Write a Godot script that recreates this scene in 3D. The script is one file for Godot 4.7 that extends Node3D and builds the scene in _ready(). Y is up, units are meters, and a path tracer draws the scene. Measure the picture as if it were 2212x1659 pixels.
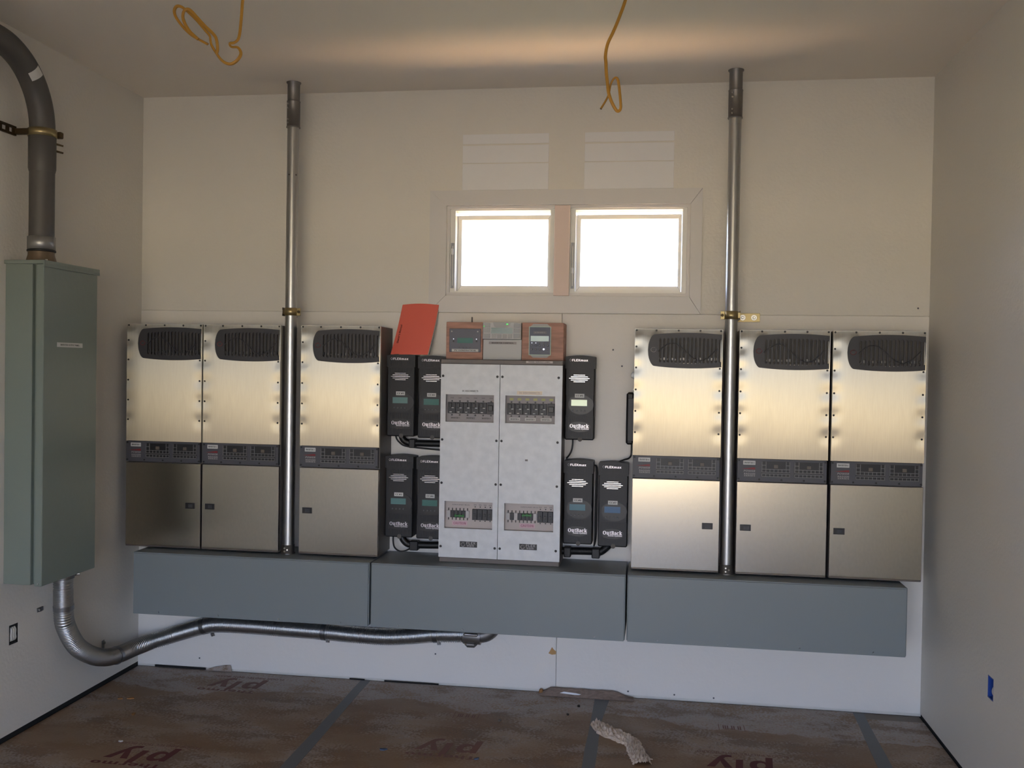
extends Node3D

const W := 3.981      # room width, x
const H := 3.022      # ceiling height, y
const ZF := 6.8       # the garage door opening, behind the camera

var M := {}           # materials by name
var SHARED := {}      # meshes that repeats share
var taken := {}


# ---------------------------------------------------------------- mesh builder
class MB:
	var st := SurfaceTool.new()
	var xf := Transform3D()
	var floor_uv := false

	func _init() -> void:
		st.begin(Mesh.PRIMITIVE_TRIANGLES)
		st.set_smooth_group(-1)

	func smooth(on: bool) -> void:
		st.set_smooth_group(0 if on else -1)

	func v(p: Vector3) -> void:
		var q := xf * p
		st.set_uv(Vector2(q.x / 4.0, q.z / 2.6) if floor_uv else Vector2(p.x, p.y))
		st.add_vertex(q)

	func tri(a: Vector3, b: Vector3, c: Vector3, n: Vector3) -> void:
		if (b - a).cross(c - a).dot(n) > 0.0:
			v(a); v(c); v(b)
		else:
			v(a); v(b); v(c)

	func quad(a: Vector3, b: Vector3, c: Vector3, d: Vector3, n: Vector3) -> void:
		tri(a, b, c, n)
		tri(a, c, d, n)

	# a box given by its two corners, edges chamfered by r
	func bx(a: Vector3, b: Vector3, r := 0.0) -> void:
		var c := (a + b) * 0.5
		var h := ((b - a) * 0.5).abs()
		smooth(false)
		r = minf(r, minf(h.x, minf(h.y, h.z)) * 0.9)
		for ax in 3:
			var u := (ax + 1) % 3
			var w := (ax + 2) % 3
			for s in [-1.0, 1.0]:
				var q := []
				for k in [[-1, -1], [1, -1], [1, 1], [-1, 1]]:
					var p := Vector3()
					p[ax] = s * h[ax]
					p[u] = k[0] * (h[u] - r)
					p[w] = k[1] * (h[w] - r)
					q.append(c + p)
				var n := Vector3()
				n[ax] = s
				quad(q[0], q[1], q[2], q[3], n)
		if r <= 0.0:
			return
		for ax in 3:
			var u := (ax + 1) % 3
			var w := (ax + 2) % 3
			for su in [-1.0, 1.0]:
				for sw in [-1.0, 1.0]:
					var q := []
					for k in [[-1, 0], [1, 0], [1, 1], [-1, 1]]:
						var p := Vector3()
						p[ax] = k[0] * (h[ax] - r)
						p[u] = su * (h[u] - (r if k[1] == 0 else 0.0))
						p[w] = sw * (h[w] - (0.0 if k[1] == 0 else r))
						q.append(c + p)
					var n := Vector3()
					n[u] = su
					n[w] = sw
					quad(q[0], q[1], q[2], q[3], n)
		for sx in [-1.0, 1.0]:
			for sy in [-1.0, 1.0]:
				for sz in [-1.0, 1.0]:
					var s := Vector3(sx, sy, sz)
					var q := []
					for k in 3:
						var p := h - Vector3(r, r, r)
						p[k] = h[k]
						q.append(c + p * s)
					tri(q[0], q[1], q[2], s)

	# cylinder or cone from a to b with capped ends
	func cyl(a: Vector3, b: Vector3, r: float, r2 := -1.0, n := 16) -> void:
		if r2 < 0.0:
			r2 = r
		var d := (b - a).normalized()
		var u := d.cross(Vector3(0.31, 0.87, 0.4)).normalized()
		var w := d.cross(u)
		for i in n:
			var t0 := TAU * i / n
			var t1 := TAU * (i + 1) / n
			var e0 := u * cos(t0) + w * sin(t0)
			var e1 := u * cos(t1) + w * sin(t1)
			smooth(true)
			quad(a + e0 * r, a + e1 * r, b + e1 * r2, b + e0 * r2, e0 + e1)
			smooth(false)
			tri(a, a + e0 * r, a + e1 * r, -d)
			tri(b, b + e0 * r2, b + e1 * r2, d)

	# tube along points; flat < 1 squeezes it into a flat cable
	func tube(pts: Array, radii, n := 10, flat := 1.0, caps := true) -> void:
		var d := Vector3()
		var up := Vector3()
		var rings := []
		for i in pts.size():
			var t: Vector3 = (pts[mini(i + 1, pts.size() - 1)] - pts[maxi(i - 1, 0)]).normalized()
			if i == 0:
				up = t.cross(Vector3(0.1, 0.2, 1.0)).normalized()
			else:
				up = (up - t * up.dot(t)).normalized()
			d = t
			var w := t.cross(up)
			var r: float = radii[i] if radii is Array else radii
			var ring := []
			for k in n:
				var a := TAU * k / n
				ring.append(pts[i] + up * cos(a) * r + w * sin(a) * r * flat)
			rings.append(ring)
		smooth(true)
		for i in rings.size() - 1:
			for k in n:
				var k1 := (k + 1) % n
				var mid: Vector3 = (rings[i][k] + rings[i][k1] + rings[i + 1][k]) / 3.0
				quad(rings[i][k], rings[i][k1], rings[i + 1][k1], rings[i + 1][k], mid - (pts[i] * 0.67 + pts[i + 1] * 0.33))
		if caps:
			smooth(false)
			for e in [0, rings.size() - 1]:
				var o: Vector3 = pts[0] - pts[1] if e == 0 else pts[-1] - pts[-2]
				for k in n:
					tri(pts[e], rings[e][k], rings[e][(k + 1) % n], o)

	# polygon in x-y extruded from z0 to z1
	func prism(poly: PackedVector2Array, z0: float, z1: float, soft := false) -> void:
		smooth(false)
		var ix := Geometry2D.triangulate_polygon(poly)
		for i in range(0, ix.size(), 3):
			for z in [z0, z1]:
				var q := []
				for k in 3:
					q.append(Vector3(poly[ix[i + k]].x, poly[ix[i + k]].y, z))
				tri(q[0], q[1], q[2], Vector3(0, 0, 1 if z == maxf(z0, z1) else -1))
		var ccw := not Geometry2D.is_polygon_clockwise(poly)
		smooth(soft)
		for i in poly.size():
			var p := poly[i]
			var q := poly[(i + 1) % poly.size()]
			var e := q - p
			var n := Vector3(e.y, -e.x, 0) * (1.0 if ccw else -1.0)
			if Geometry2D.is_polygon_clockwise(PackedVector2Array([Vector2(0, 0), Vector2(1, 0), Vector2(1, 1)])):
				n = -n
			quad(Vector3(p.x, p.y, z0), Vector3(q.x, q.y, z0), Vector3(q.x, q.y, z1), Vector3(p.x, p.y, z1), n)

	# revolve (radius, height) pairs round the y axis at c
	func lathe(c: Vector3, prof: Array, n := 24) -> void:
		smooth(true)
		for i in n:
			var t0 := TAU * i / n
			var t1 := TAU * (i + 1) / n
			var e0 := Vector3(cos(t0), 0, sin(t0))
			var e1 := Vector3(cos(t1), 0, sin(t1))
			for k in prof.size() - 1:
				var a: Vector2 = prof[k]
				var b: Vector2 = prof[k + 1]
				var nn := (e0 + e1) * (b.y - a.y) + Vector3(0, -(b.x - a.x) * 2.0, 0)
				quad(c + e0 * a.x + Vector3(0, a.y, 0), c + e1 * a.x + Vector3(0, a.y, 0), c + e1 * b.x + Vector3(0, b.y, 0), c + e0 * b.x + Vector3(0, b.y, 0), nn)

	func done() -> ArrayMesh:
		st.generate_normals()
		st.index()
		return st.commit()


func V(x: float, y: float, z: float) -> Vector3:
	return Vector3(x, y, z)


# ---------------------------------------------------------------- objects
func numbered(called: String) -> String:
	var k: int = taken.get(called, 0)
	taken[called] = k + 1
	return called if k == 0 else "%s_%03d" % [called, k]


func tag(o: Node3D, label: String, category: String, group := "") -> Node3D:
	o.set_meta("label", label)
	o.set_meta("category", category)
	if group != "":
		o.set_meta("group", group)
	return o


func thing(called: String, label: String, category: String, at := Vector3(), group := "") -> Node3D:
	var o := Node3D.new()
	o.name = numbered(called)
	o.position = at
	add_child(o)
	return tag(o, label, category, group)


func put(called: String, mesh: Mesh, mat: Material, parent: Node3D = null, at := Vector3()) -> MeshInstance3D:
	var o := MeshInstance3D.new()
	o.mesh = mesh
	o.material_override = mat
	o.position = at
	if parent == null:
		o.name = numbered(called)
		add_child(o)
	else:
		var base := called
		var k := 0
		while parent.has_node(NodePath(called)):
			k += 1
			called = "%s_%03d" % [base, k]
		o.name = called
		parent.add_child(o, true)
	return o


func struct(called: String, mesh: Mesh, mat: Material) -> MeshInstance3D:
	var o := put(called, mesh, mat)
	o.set_meta("kind", "structure")
	return o


func box(a: Vector3, b: Vector3, r := 0.0) -> ArrayMesh:
	var m := MB.new()
	m.bx(a, b, r)
	return m.done()


func shared(key: String, make: Callable) -> Mesh:
	if not SHARED.has(key):
		SHARED[key] = make.call()
	return SHARED[key]


# lettering fitted into w x h metres, facing +z, its middle at the origin
func letters(s: String, w: float, h: float, style := "regular", slant := 0.0, thick := 0.0006) -> Mesh:
	return shared("letters " + s + str(w) + str(h) + style, func():
		var f := SystemFont.new()
		f.font_names = PackedStringArray(["Droid Serif" if style.begins_with("serif") else "Droid Sans"])
		f.font_weight = 700 if style.ends_with("bold") else 400
		var t := TextMesh.new()
		t.font = f
		t.text = s
		t.font_size = 24
		t.pixel_size = 0.01
		t.curve_step = 3.0
		t.depth = 0.01
		var box_ := t.get_aabb()
		var st := SurfaceTool.new()
		var b := Basis(V(w / maxf(box_.size.x, 0.001), 0, 0), V(slant * h / maxf(box_.size.y, 0.001), h / maxf(box_.size.y, 0.001), 0), V(0, 0, thick / 0.01))
		st.append_from(t, 0, Transform3D(b, -(b * box_.get_center())))
		return st.commit())


func curve(pts: Array, step := 0.01) -> Array:
	var c := Curve3D.new()
	for i in pts.size():
		var t: Vector3 = (pts[mini(i + 1, pts.size() - 1)] - pts[maxi(i - 1, 0)]) / 6.0
		c.add_point(pts[i], -t, t)
	c.bake_interval = step
	var out := []
	for p in c.get_baked_points():
		if out.is_empty() or out[-1].distance_to(p) > step * 0.3:
			out.append(p)
	return out


func rounded(x0: float, y0: float, x1: float, y1: float, r: float, n := 4) -> PackedVector2Array:
	var p := PackedVector2Array()
	for c in [[x1 - r, y1 - r, 0], [x0 + r, y1 - r, 1], [x0 + r, y0 + r, 2], [x1 - r, y0 + r, 3]]:
		for i in n + 1:
			var a: float = PI / 2 * (c[2] + float(i) / n)
			p.append(Vector2(c[0] + r * cos(a), c[1] + r * sin(a)))
	return p


func ellipse(x: float, y: float, rx: float, ry: float, n := 24) -> PackedVector2Array:
	var p := PackedVector2Array()
	for i in n:
		p.append(Vector2(x + rx * cos(TAU * i / n), y + ry * sin(TAU * i / n)))
	return p


# a flat plate in x-y with rectangular holes [x0, y0, x1, y1]
func plate(x0: float, y0: float, x1: float, y1: float, z0: float, z1: float, holes: Array) -> ArrayMesh:
	var xs := [x0, x1]
	var ys := [y0, y1]
	for h in holes:
		xs.append_array([h[0], h[2]])
		ys.append_array([h[1], h[3]])
	xs.sort()
	ys.sort()
	var m := MB.new()
	var hollow := func(i: int, j: int) -> bool:
		if i < 0 or j < 0 or i >= xs.size() - 1 or j >= ys.size() - 1:
			return true
		var c := Vector2((xs[i] + xs[i + 1]) / 2, (ys[j] + ys[j + 1]) / 2)
		for h in holes:
			if c.x > h[0] and c.x < h[2] and c.y > h[1] and c.y < h[3]:
				return true
		return xs[i + 1] - xs[i] < 1e-6 or ys[j + 1] - ys[j] < 1e-6
	for i in xs.size() - 1:
		for j in ys.size() - 1:
			if hollow.call(i, j):
				continue
			var a: float = xs[i]
			var b: float = xs[i + 1]
			var c: float = ys[j]
			var d: float = ys[j + 1]
			m.quad(V(a, c, z1), V(b, c, z1), V(b, d, z1), V(a, d, z1), V(0, 0, 1))
			m.quad(V(a, c, z0), V(b, c, z0), V(b, d, z0), V(a, d, z0), V(0, 0, -1))
			if hollow.call(i - 1, j): m.quad(V(a, c, z0), V(a, d, z0), V(a, d, z1), V(a, c, z1), V(-1, 0, 0))
			if hollow.call(i + 1, j): m.quad(V(b, c, z0), V(b, d, z0), V(b, d, z1), V(b, c, z1), V(1, 0, 0))
			if hollow.call(i, j - 1): m.quad(V(a, c, z0), V(b, c, z0), V(b, c, z1), V(a, c, z1), V(0, -1, 0))
			if hollow.call(i, j + 1): m.quad(V(a, d, z0), V(b, d, z0), V(b, d, z1), V(a, d, z1), V(0, 1, 0))
	return m.done()


# ---------------------------------------------------------------- materials
func mat(name_: String, srgb: Color, rough := 0.6, metal := 0.0) -> StandardMaterial3D:
	var m := StandardMaterial3D.new()
	m.resource_name = name_
	m.albedo_color = srgb
	m.roughness = rough
	m.metallic = metal
	M[name_] = m
	return m


func noise_tex(freq: float, lo: Color, hi: Color, seed_: int, size := 256, octaves := 4, squash := 1.0, kind := FastNoiseLite.TYPE_SIMPLEX_SMOOTH) -> NoiseTexture2D:
	var n := FastNoiseLite.new()
	n.noise_type = kind
	n.seed = seed_
	n.frequency = freq
	n.fractal_octaves = octaves
	var g := Gradient.new()
	g.set_color(0, lo)
	g.set_color(1, hi)
	var t := NoiseTexture2D.new()
	t.width = size
	t.height = int(size * squash)
	t.noise = n
	t.seamless = true
	t.color_ramp = g
	return t


# fine unevenness as a normal map laid over the object from three sides
func uneven(m: StandardMaterial3D, freq: float, strength: float, seed_: int, scale_: float) -> void:
	var n := FastNoiseLite.new()
	n.seed = seed_
	n.frequency = freq
	n.fractal_octaves = 3
	var t := NoiseTexture2D.new()
	t.width = 256
	t.height = 256
	t.noise = n
	t.seamless = true
	t.as_normal_map = true
	t.bump_strength = 4.0
	m.normal_enabled = true
	m.normal_texture = t
	m.normal_scale = strength
	m.uv1_triplanar = true
	m.uv1_world_triplanar = true
	m.uv1_scale = Vector3.ONE * scale_


func _ready() -> void:
	# ------------------------------------------------------------ camera
	var cam := Camera3D.new()
	cam.name = "camera"
	cam.position = V(2.693, 1.620, 4.748)
	cam.rotation = V(-0.01628, 0.14535, 0.01632)
	cam.fov = rad_to_deg(2.0 * atan(829.5 / 2065.1))
	cam.near = 0.02
	cam.far = 400.0
	add_child(cam)
	cam.current = true

	# ------------------------------------------------------------ sky, sun, exposure
	var sky_mat := ProceduralSkyMaterial.new()
	sky_mat.sky_top_color = Color(0.42, 0.58, 0.86)
	sky_mat.sky_horizon_color = Color(0.86, 0.90, 0.97)
	sky_mat.sky_curve = 0.2
	sky_mat.ground_horizon_color = Color(0.62, 0.58, 0.52)
	sky_mat.ground_bottom_color = Color(0.35, 0.32, 0.28)
	sky_mat.sky_energy_multiplier = 1.0
	sky_mat.sun_angle_max = 12.0
	var sky := Sky.new()
	sky.sky_material = sky_mat
	var env := Environment.new()
	env.background_mode = Environment.BG_SKY
	env.sky = sky
	env.tonemap_mode = Environment.TONE_MAPPER_LINEAR
	env.tonemap_exposure = 11.5
	env.sdfgi_enabled = true
	env.ssao_enabled = true
	env.ssil_enabled = true
	var we := WorldEnvironment.new()
	we.name = "world"
	we.environment = env
	add_child(we)

	# a high sun behind the building, on the side of the two small windows
	var sun := DirectionalLight3D.new()
	sun.name = "sun"
	sun.light_color = Color(1.0, 0.96, 0.90)
	sun.light_energy = 3.35
	sun.light_angular_distance = 0.6
	sun.shadow_enabled = true
	add_child(sun)
	sun.look_at_from_position(V(1.6, 12.0, -7.6), V(2.0, 0, 0))

	materials()
	more_materials()
	shell()
	ground()
	flooring()
	power_wall()
	controls()
	pipes()
	left_side()
	small_things()


func materials() -> void:
	var wall := mat("wall_paint", Color(0.86, 0.845, 0.81), 0.55)
	uneven(wall, 0.06, 0.12, 3, 3.0)
	var ply := mat("painted_plywood", Color(0.885, 0.87, 0.845), 0.5)
	uneven(ply, 0.04, 0.10, 9, 2.0)
	mat("ceiling_paint", Color(0.93, 0.90, 0.85), 0.75)
	mat("trim_paint", Color(0.83, 0.82, 0.81), 0.4)
	mat("pale_white", Color(0.89, 0.89, 0.89), 0.5)  # on the boards this paleness stands in for ghostly light
	mat("raw_pine", Color(0.90, 0.82, 0.78), 0.6)  # lightened, the window glare over the mullion is put into its colour
	mat("lock_grey", Color(0.60, 0.61, 0.64), 0.4)
	mat("vinyl", Color(0.90, 0.90, 0.88), 0.35)
	mat("dark_gap", Color(0.10, 0.095, 0.09), 0.9)
	var glass := mat("window_glass", Color(1, 1, 1, 0.06), 0.02)
	glass.transparency = BaseMaterial3D.TRANSPARENCY_ALPHA
	mat("dirt", Color(0.87, 0.72, 0.54), 0.95)
	var lawn := mat("lawn_grass", Color(0.37, 0.37, 0.25), 0.95)
	lawn.albedo_texture = noise_tex(0.03, Color(0.75, 0.75, 0.7), Color(1, 1, 1), 5)
	lawn.uv1_triplanar = true
	lawn.uv1_scale = Vector3.ONE * 0.3
	mat("added_bounce_ground", Color(0.72, 0.665, 0.53), 0.95)
	mat("added_dark_ground", Color(0.37, 0.34, 0.295), 0.95)
	mat("roof_tin", Color(0.6, 0.58, 0.55), 0.6)


func ground() -> void:
	struct("ground_1", box(V(-40, -0.45, -2.6), V(44, -0.20, ZF + 1.8)), M.dirt)
	struct("ground_2", box(V(-60, -0.45, -90), V(64, -0.22, -2.6)), M.lawn_grass)
	struct("ground_3", box(V(-60, -0.45, ZF + 1.8), V(64, -0.19, ZF + 15.0)), M.added_dark_ground)  # unseen dark ground, added to dim what the lower steel reflects
	struct("ground_4", box(V(-60, -0.45, ZF + 15.0), V(64, -0.18, ZF + 70)), M.added_bounce_ground)  # unseen pale ground, added for warm bounce light and bright steel reflections
	struct("lawn", box(V(-90, -0.45, ZF + 70), V(94, -0.17, 220)), M.lawn_grass)


# four edges round an opening, mitred at the corners
func mitred(parent: Node3D, called: String, ox0: float, oy0: float, ox1: float, oy1: float, ix0: float, iy0: float, ix1: float, iy1: float, z0: float, z1: float, m: Material) -> void:
	var g := 0.0008
	for k in 4:
		var q := PackedVector2Array()
		if k == 0: q = [Vector2(ox0 + g, oy0), Vector2(ox1 - g, oy0), Vector2(ix1 - g, iy0), Vector2(ix0 + g, iy0)]
		if k == 1: q = [Vector2(ox0 + g, oy1), Vector2(ox1 - g, oy1), Vector2(ix1 - g, iy1), Vector2(ix0 + g, iy1)]
		if k == 2: q = [Vector2(ox0, oy0 + g), Vector2(ox0, oy1 - g), Vector2(ix0, iy1 - g), Vector2(ix0, iy0 + g)]
		if k == 3: q = [Vector2(ox1, oy0 + g), Vector2(ox1, oy1 - g), Vector2(ix1, iy1 - g), Vector2(ix1, iy0 + g)]
		var b := MB.new()
		b.prism(q, z0, z1)
		put(called, b.done(), m, parent)


func shell() -> void:
	var hole := [1.655, 1.985, 2.862, 2.434]
	# back wall: studs and drywall, two painted plywood sheets over its lower part
	var back := struct("wall_back", plate(-0.15, -0.2, W + 0.15, H + 0.1, -0.155, -0.012, [hole]), M.wall_paint)
	put("drywall", plate(0, 1.899, W, H, -0.012, -0.002, [hole]), M.wall_paint, back)
	put("plywood_sheet", box(V(0.0, 0.012, -0.012), V(2.2435, 1.8965, 0.0), 0.001), M.painted_plywood, back)
	put("plywood_sheet", box(V(2.2455, 0.012, -0.012), V(W, 1.8965, 0.0), 0.001), M.painted_plywood, back)
	# added pale boards, their colour standing in for ghostly light rectangles above the windows
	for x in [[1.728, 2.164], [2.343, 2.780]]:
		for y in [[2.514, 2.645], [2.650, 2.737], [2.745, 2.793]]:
			put("ghost_light_board", box(V(x[0], y[0], -0.003), V(x[1], y[1], 0.0005), 0.0005), M.pale_white, back)
	var wl := struct("wall_left", plate(-ZF - 0.15, 0.022, 0.012, H, -0.15, 0.0, [[-1.040, 0.402, -0.980, 0.487]]), M.wall_paint)
	wl.rotation.y = PI / 2
	var wr := struct("wall_right", plate(-0.012, 0.014, ZF + 0.15, H, -W - 0.15, -W, [[0.893, 0.398, 0.955, 0.484]]), M.wall_paint)
	wr.rotation.y = -PI / 2
	struct("gap_shade_1", box(V(-0.15, -0.1, -0.1), V(-0.006, 0.03, ZF)), M.dark_gap)  # dark filler, its colour stands for the shade in the wall-floor gap
	struct("gap_shade_2", box(V(W + 0.006, -0.1, -0.1), V(W + 0.15, 0.02, ZF)), M.dark_gap)  # the same painted gap shade under the right wall
	struct("wall_front", plate(-0.15, -0.2, W + 0.15, H + 0.1, ZF, ZF + 0.15, [[0.7, -0.3, 3.6, 2.15]]), M.wall_paint)
	struct("ceiling", box(V(-0.15, H, -0.15), V(W + 0.15, H + 0.12, ZF + 0.15)), M.ceiling_paint)
	struct("sun_block_roof", box(V(-1.0, H + 0.12, -0.95), V(W + 1.0, H + 0.3, ZF + 1.4)), M.roof_tin)  # unseen, overhang added and sized to keep direct sun out of the windows
	struct("floor", box(V(-0.15, -0.2, -0.15), V(W + 0.15, -0.004, ZF + 0.15)), M.dark_gap)

	# window casing
	var trim := Node3D.new()
	trim.name = "trim_3"
	trim.set_meta("kind", "structure")
	add_child(trim)
	mitred(trim, "casing_board", 1.566, 1.8985, 2.920, 2.511, 1.652, 1.983, 2.864, 2.436, -0.002, 0.014, M.trim_paint)
	var mull := put("mullion", box(V(2.199, 1.985, -0.14), V(2.277, 2.434, 0.006), 0.002), M.raw_pine, trim)
	put("jamb_liner", plate(1.655, 1.985, 2.862, 2.434, -0.15, 0.0, [[1.668, 2.0, 2.199, 2.421], [2.277, 2.0, 2.849, 2.421]]), M.trim_paint, trim)
	put("sill", box(V(1.62, 1.955, -0.23), V(2.9, 1.985, -0.15), 0.003), M.trim_paint, trim)
	var n := 1
	for x in [[1.668, 2.199], [2.277, 2.849]]:
		var wn := Node3D.new()
		wn.name = "window_%d" % n
		wn.set_meta("kind", "structure")
		add_child(wn)
		var a: float = x[0]
		var b: float = x[1]
		put("frame", plate(a, 2.0, b, 2.421, -0.115, -0.012, [[a + 0.026, 2.008, b - 0.022, 2.413]]), M.vinyl, wn)
		mitred(wn, "sash_rail", a + 0.028, 2.010, b - 0.024, 2.398, a + 0.048, 2.040, b - 0.040, 2.376, -0.105, -0.070, M.vinyl)
		put("pane", box(V(a + 0.046, 2.038, -0.090), V(b - 0.038, 2.378, -0.086)), M.window_glass, wn)
		# sliding lock bar on the left stile
		put("lock_track", plate(a + 0.006, 2.022, a + 0.022, 2.250, -0.012, -0.006, [[a + 0.011, 2.034, a + 0.017, 2.236]]), M.lock_grey, wn)
		put("lock_lever", box(V(a + 0.008, [2.190, 2.095][n - 1], -0.010), V(a + 0.019, [2.222, 2.127][n - 1], 0.004), 0.003), M.pale_white, wn)
		n += 1


func more_materials() -> void:
	# brushed stainless: grain runs up and down, so it spreads reflections sideways
	var st := mat("brushed_steel", Color(0.66, 0.635, 0.58), 0.34, 1.0)
	st.anisotropy_enabled = true
	st.anisotropy = 1.0
	st.uv1_scale = Vector3(6.0, 0.35, 1)
	st.albedo_texture = noise_tex(0.08, Color(0.955, 0.955, 0.955), Color(1, 1, 1), 22)
	var dr := mat("door_steel", Color(0.66, 0.635, 0.58), 0.22, 1.0)
	dr.anisotropy_enabled = true
	dr.anisotropy = 0.5
	dr.albedo_texture = noise_tex(0.09, Color(0.96, 0.96, 0.96), Color(1, 1, 1), 24)
	dr.uv1_scale = Vector3(3.0, 1.5, 1)
	mat("lip_steel", Color(0.60, 0.57, 0.55), 0.45, 0.8)
	mat("case_grey", Color(0.36, 0.345, 0.33), 0.45)
	mat("vent_grey", Color(0.215, 0.215, 0.23), 0.5)
	mat("band_grey", Color(0.29, 0.29, 0.31), 0.5)
	mat("vent_dark", Color(0.36, 0.345, 0.33), 0.7)
	mat("screw_black", Color(0.08, 0.08, 0.08), 0.5)
	mat("silver_print", Color(0.62, 0.60, 0.60), 0.5)
	mat("red_print", Color(0.50, 0.13, 0.15), 0.5)
	mat("label_white", Color(0.80, 0.80, 0.79), 0.5)
	mat("label_ink", Color(0.13, 0.13, 0.13), 0.6)
	mat("latch_black", Color(0.09, 0.09, 0.095), 0.45)
	mat("component_silver", Color(0.50, 0.49, 0.48), 0.4, 0.5)
	mat("toggle_beige", Color(0.40, 0.36, 0.32), 0.5)
	var wp := mat("wireway_paint", Color(0.485, 0.515, 0.525), 0.42)
	wp.metallic_specular = 0.5
	uneven(wp, 0.2, 0.05, 8, 6.0)
	mat("zinc", Color(0.60, 0.61, 0.62), 0.30, 1.0)


# outline of the oval-ended vent plate: half height at x (0 .. 0.338)
func vent_edge(x: float) -> float:
	var bow := 0.083 - 0.010 * pow((x - 0.19) / 0.17, 2.0)
	if x < 0.030:
		return minf(bow, 0.0745 * sqrt(maxf(0.0, 1.0 - pow((0.030 - x) / 0.030, 2.0))) * 0.9 + 0.0075 * x / 0.030)
	return bow


func vent_mesh() -> Mesh:
	return shared("vent", func():
		var m := MB.new()
		var slots := []
		for k in 16:
			slots.append([0.052 + k * 0.0182, 0.052 + k * 0.0182 + 0.0105])
		var cuts := [0.0, 0.002, 0.005, 0.009, 0.014, 0.019, 0.025, 0.030, 0.338]
		for s in slots:
			cuts.append_array([s[0], (s[0] + s[1]) / 2, s[1]])
		for k in 12:
			cuts.append(0.045 + k * 0.0256)
		cuts.sort()
		for i in cuts.size() - 1:
			var a: float = cuts[i]
			var b: float = cuts[i + 1]
			if b - a < 1e-5:
				continue
			var open := false
			for s in slots:
				if (a + b) / 2 > s[0] and (a + b) / 2 < s[1]:
					open = true
			var ta := vent_edge(a)
			var tb := vent_edge(b)
			if not open:
				m.prism([Vector2(a, -ta), Vector2(b, -tb), Vector2(b, tb), Vector2(a, ta)] if ta > 0.001 else [Vector2(b, -tb), Vector2(b, tb), Vector2(a, 0)], 0.0, 0.004)
			else:
				var top := minf(ta, tb) - 0.021
				var mid: float = 0.0
				for s in slots:
					if absf(a - (s[0] + s[1]) / 2) < 1e-4 or absf(b - (s[0] + s[1]) / 2) < 1e-4:
						mid = (s[0] + s[1]) / 2
				var ia := top if absf(a - mid) < 1e-4 else top - 0.005
				var ib := top if absf(b - mid) < 1e-4 else top - 0.005
				m.prism([Vector2(a, ia), Vector2(b, ib), Vector2(b, tb), Vector2(a, ta)], 0.0, 0.004)
				m.prism([Vector2(a, -ta), Vector2(b, -tb), Vector2(b, -ib), Vector2(a, -ia)], 0.0, 0.004)
		return m.done())


# upper front sheet: slightly pulled in at every screw, open behind the vent
func steel_front() -> Mesh:
	return shared("steel_front", func():
		var m := MB.new()
		m.smooth(true)
		var w := 0.404
		var y0 := 1.222
		var y1 := 1.815
		var nx := 44
		var ny := 64
		for i in nx:
			for j in ny:
				var xa := w * i / nx
				var xb := w * (i + 1) / nx
				var ya := y0 + (y1 - y0) * j / ny
				var yb := y0 + (y1 - y0) * (j + 1) / ny
				if xa > 0.082 and xb < 0.398 and ya > 1.652 and yb < 1.782:
					continue
				m.quad(V(xa, ya, panel_z(xa, ya)), V(xb, ya, panel_z(xb, ya)), V(xb, yb, panel_z(xb, yb)), V(xa, yb, panel_z(xa, yb)), V(0, 0, 1))
		# folded edges
		m.bx(V(0, y0, 0.200), V(0.0012, y1, 0.2212))
		m.bx(V(w - 0.0012, y0, 0.200), V(w, y1, 0.2212))
		m.bx(V(0, y1 - 0.0012, 0.200), V(w, y1, 0.2212))
		return m.done())


# how far the sheet stands out: bowed a little, pulled in round the screws
func panel_z(x: float, y: float) -> float:
	var d := 0.0
	for s in front_screws():
		d += 0.0015 * exp(-pow((x - s.x) / 0.026, 2.0) - pow((y - s.y) / 0.030, 2.0))
	var e := minf(minf(x, 0.404 - x), minf(1.815 - y, 0.2))
	return 0.2200 - d + 0.0008 * clampf(e / 0.07, 0.0, 1.0) + 0.0004 * sin(x * 14.0 + 1.0) * sin(y * 9.0) + 0.0026 * (1.0 - pow((y - 1.54) / 0.30, 2.0))


func front_screws() -> Array:
	var out := []
	for x in [0.008, 0.100, 0.202, 0.302, 0.396]:
		out.append(Vector2(x, 1.809))
	for y in [1.733, 1.634, 1.531, 1.430, 1.330]:
		out.append(Vector2(0.008, y))
		if y < 1.7:
			out.append(Vector2(0.393, y))
	return out


func breaker_grid() -> Mesh:
	return shared("breaker_grid", func():
		var m := MB.new()
		var t := 0.0022
		var wdt := 0.126
		var hgt := 0.070
		var z := 0.004
		for y in [0.0, 0.0125, 0.020, 0.034]:
			m.bx(V(0, y, 0), V(wdt, y + t, z))
		for k in 8:
			var x := minf(k * wdt / 7.0, wdt - t)
			m.bx(V(x, 0, 0), V(x + t, 0.0125, z))
			m.bx(V(x, 0.020, 0), V(x + t, 0.034, z))
		for x in [0.0, wdt / 7.0, wdt * 6.0 / 7.0, wdt - t]:
			m.bx(V(x, 0.034, 0), V(x + t, hgt, z))
		m.bx(V(0, 0.052, 0), V(wdt / 7.0, 0.052 + t, z))
		m.bx(V(wdt * 6.0 / 7.0, 0.052, 0), V(wdt, 0.052 + t, z))
		return m.done())


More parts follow.
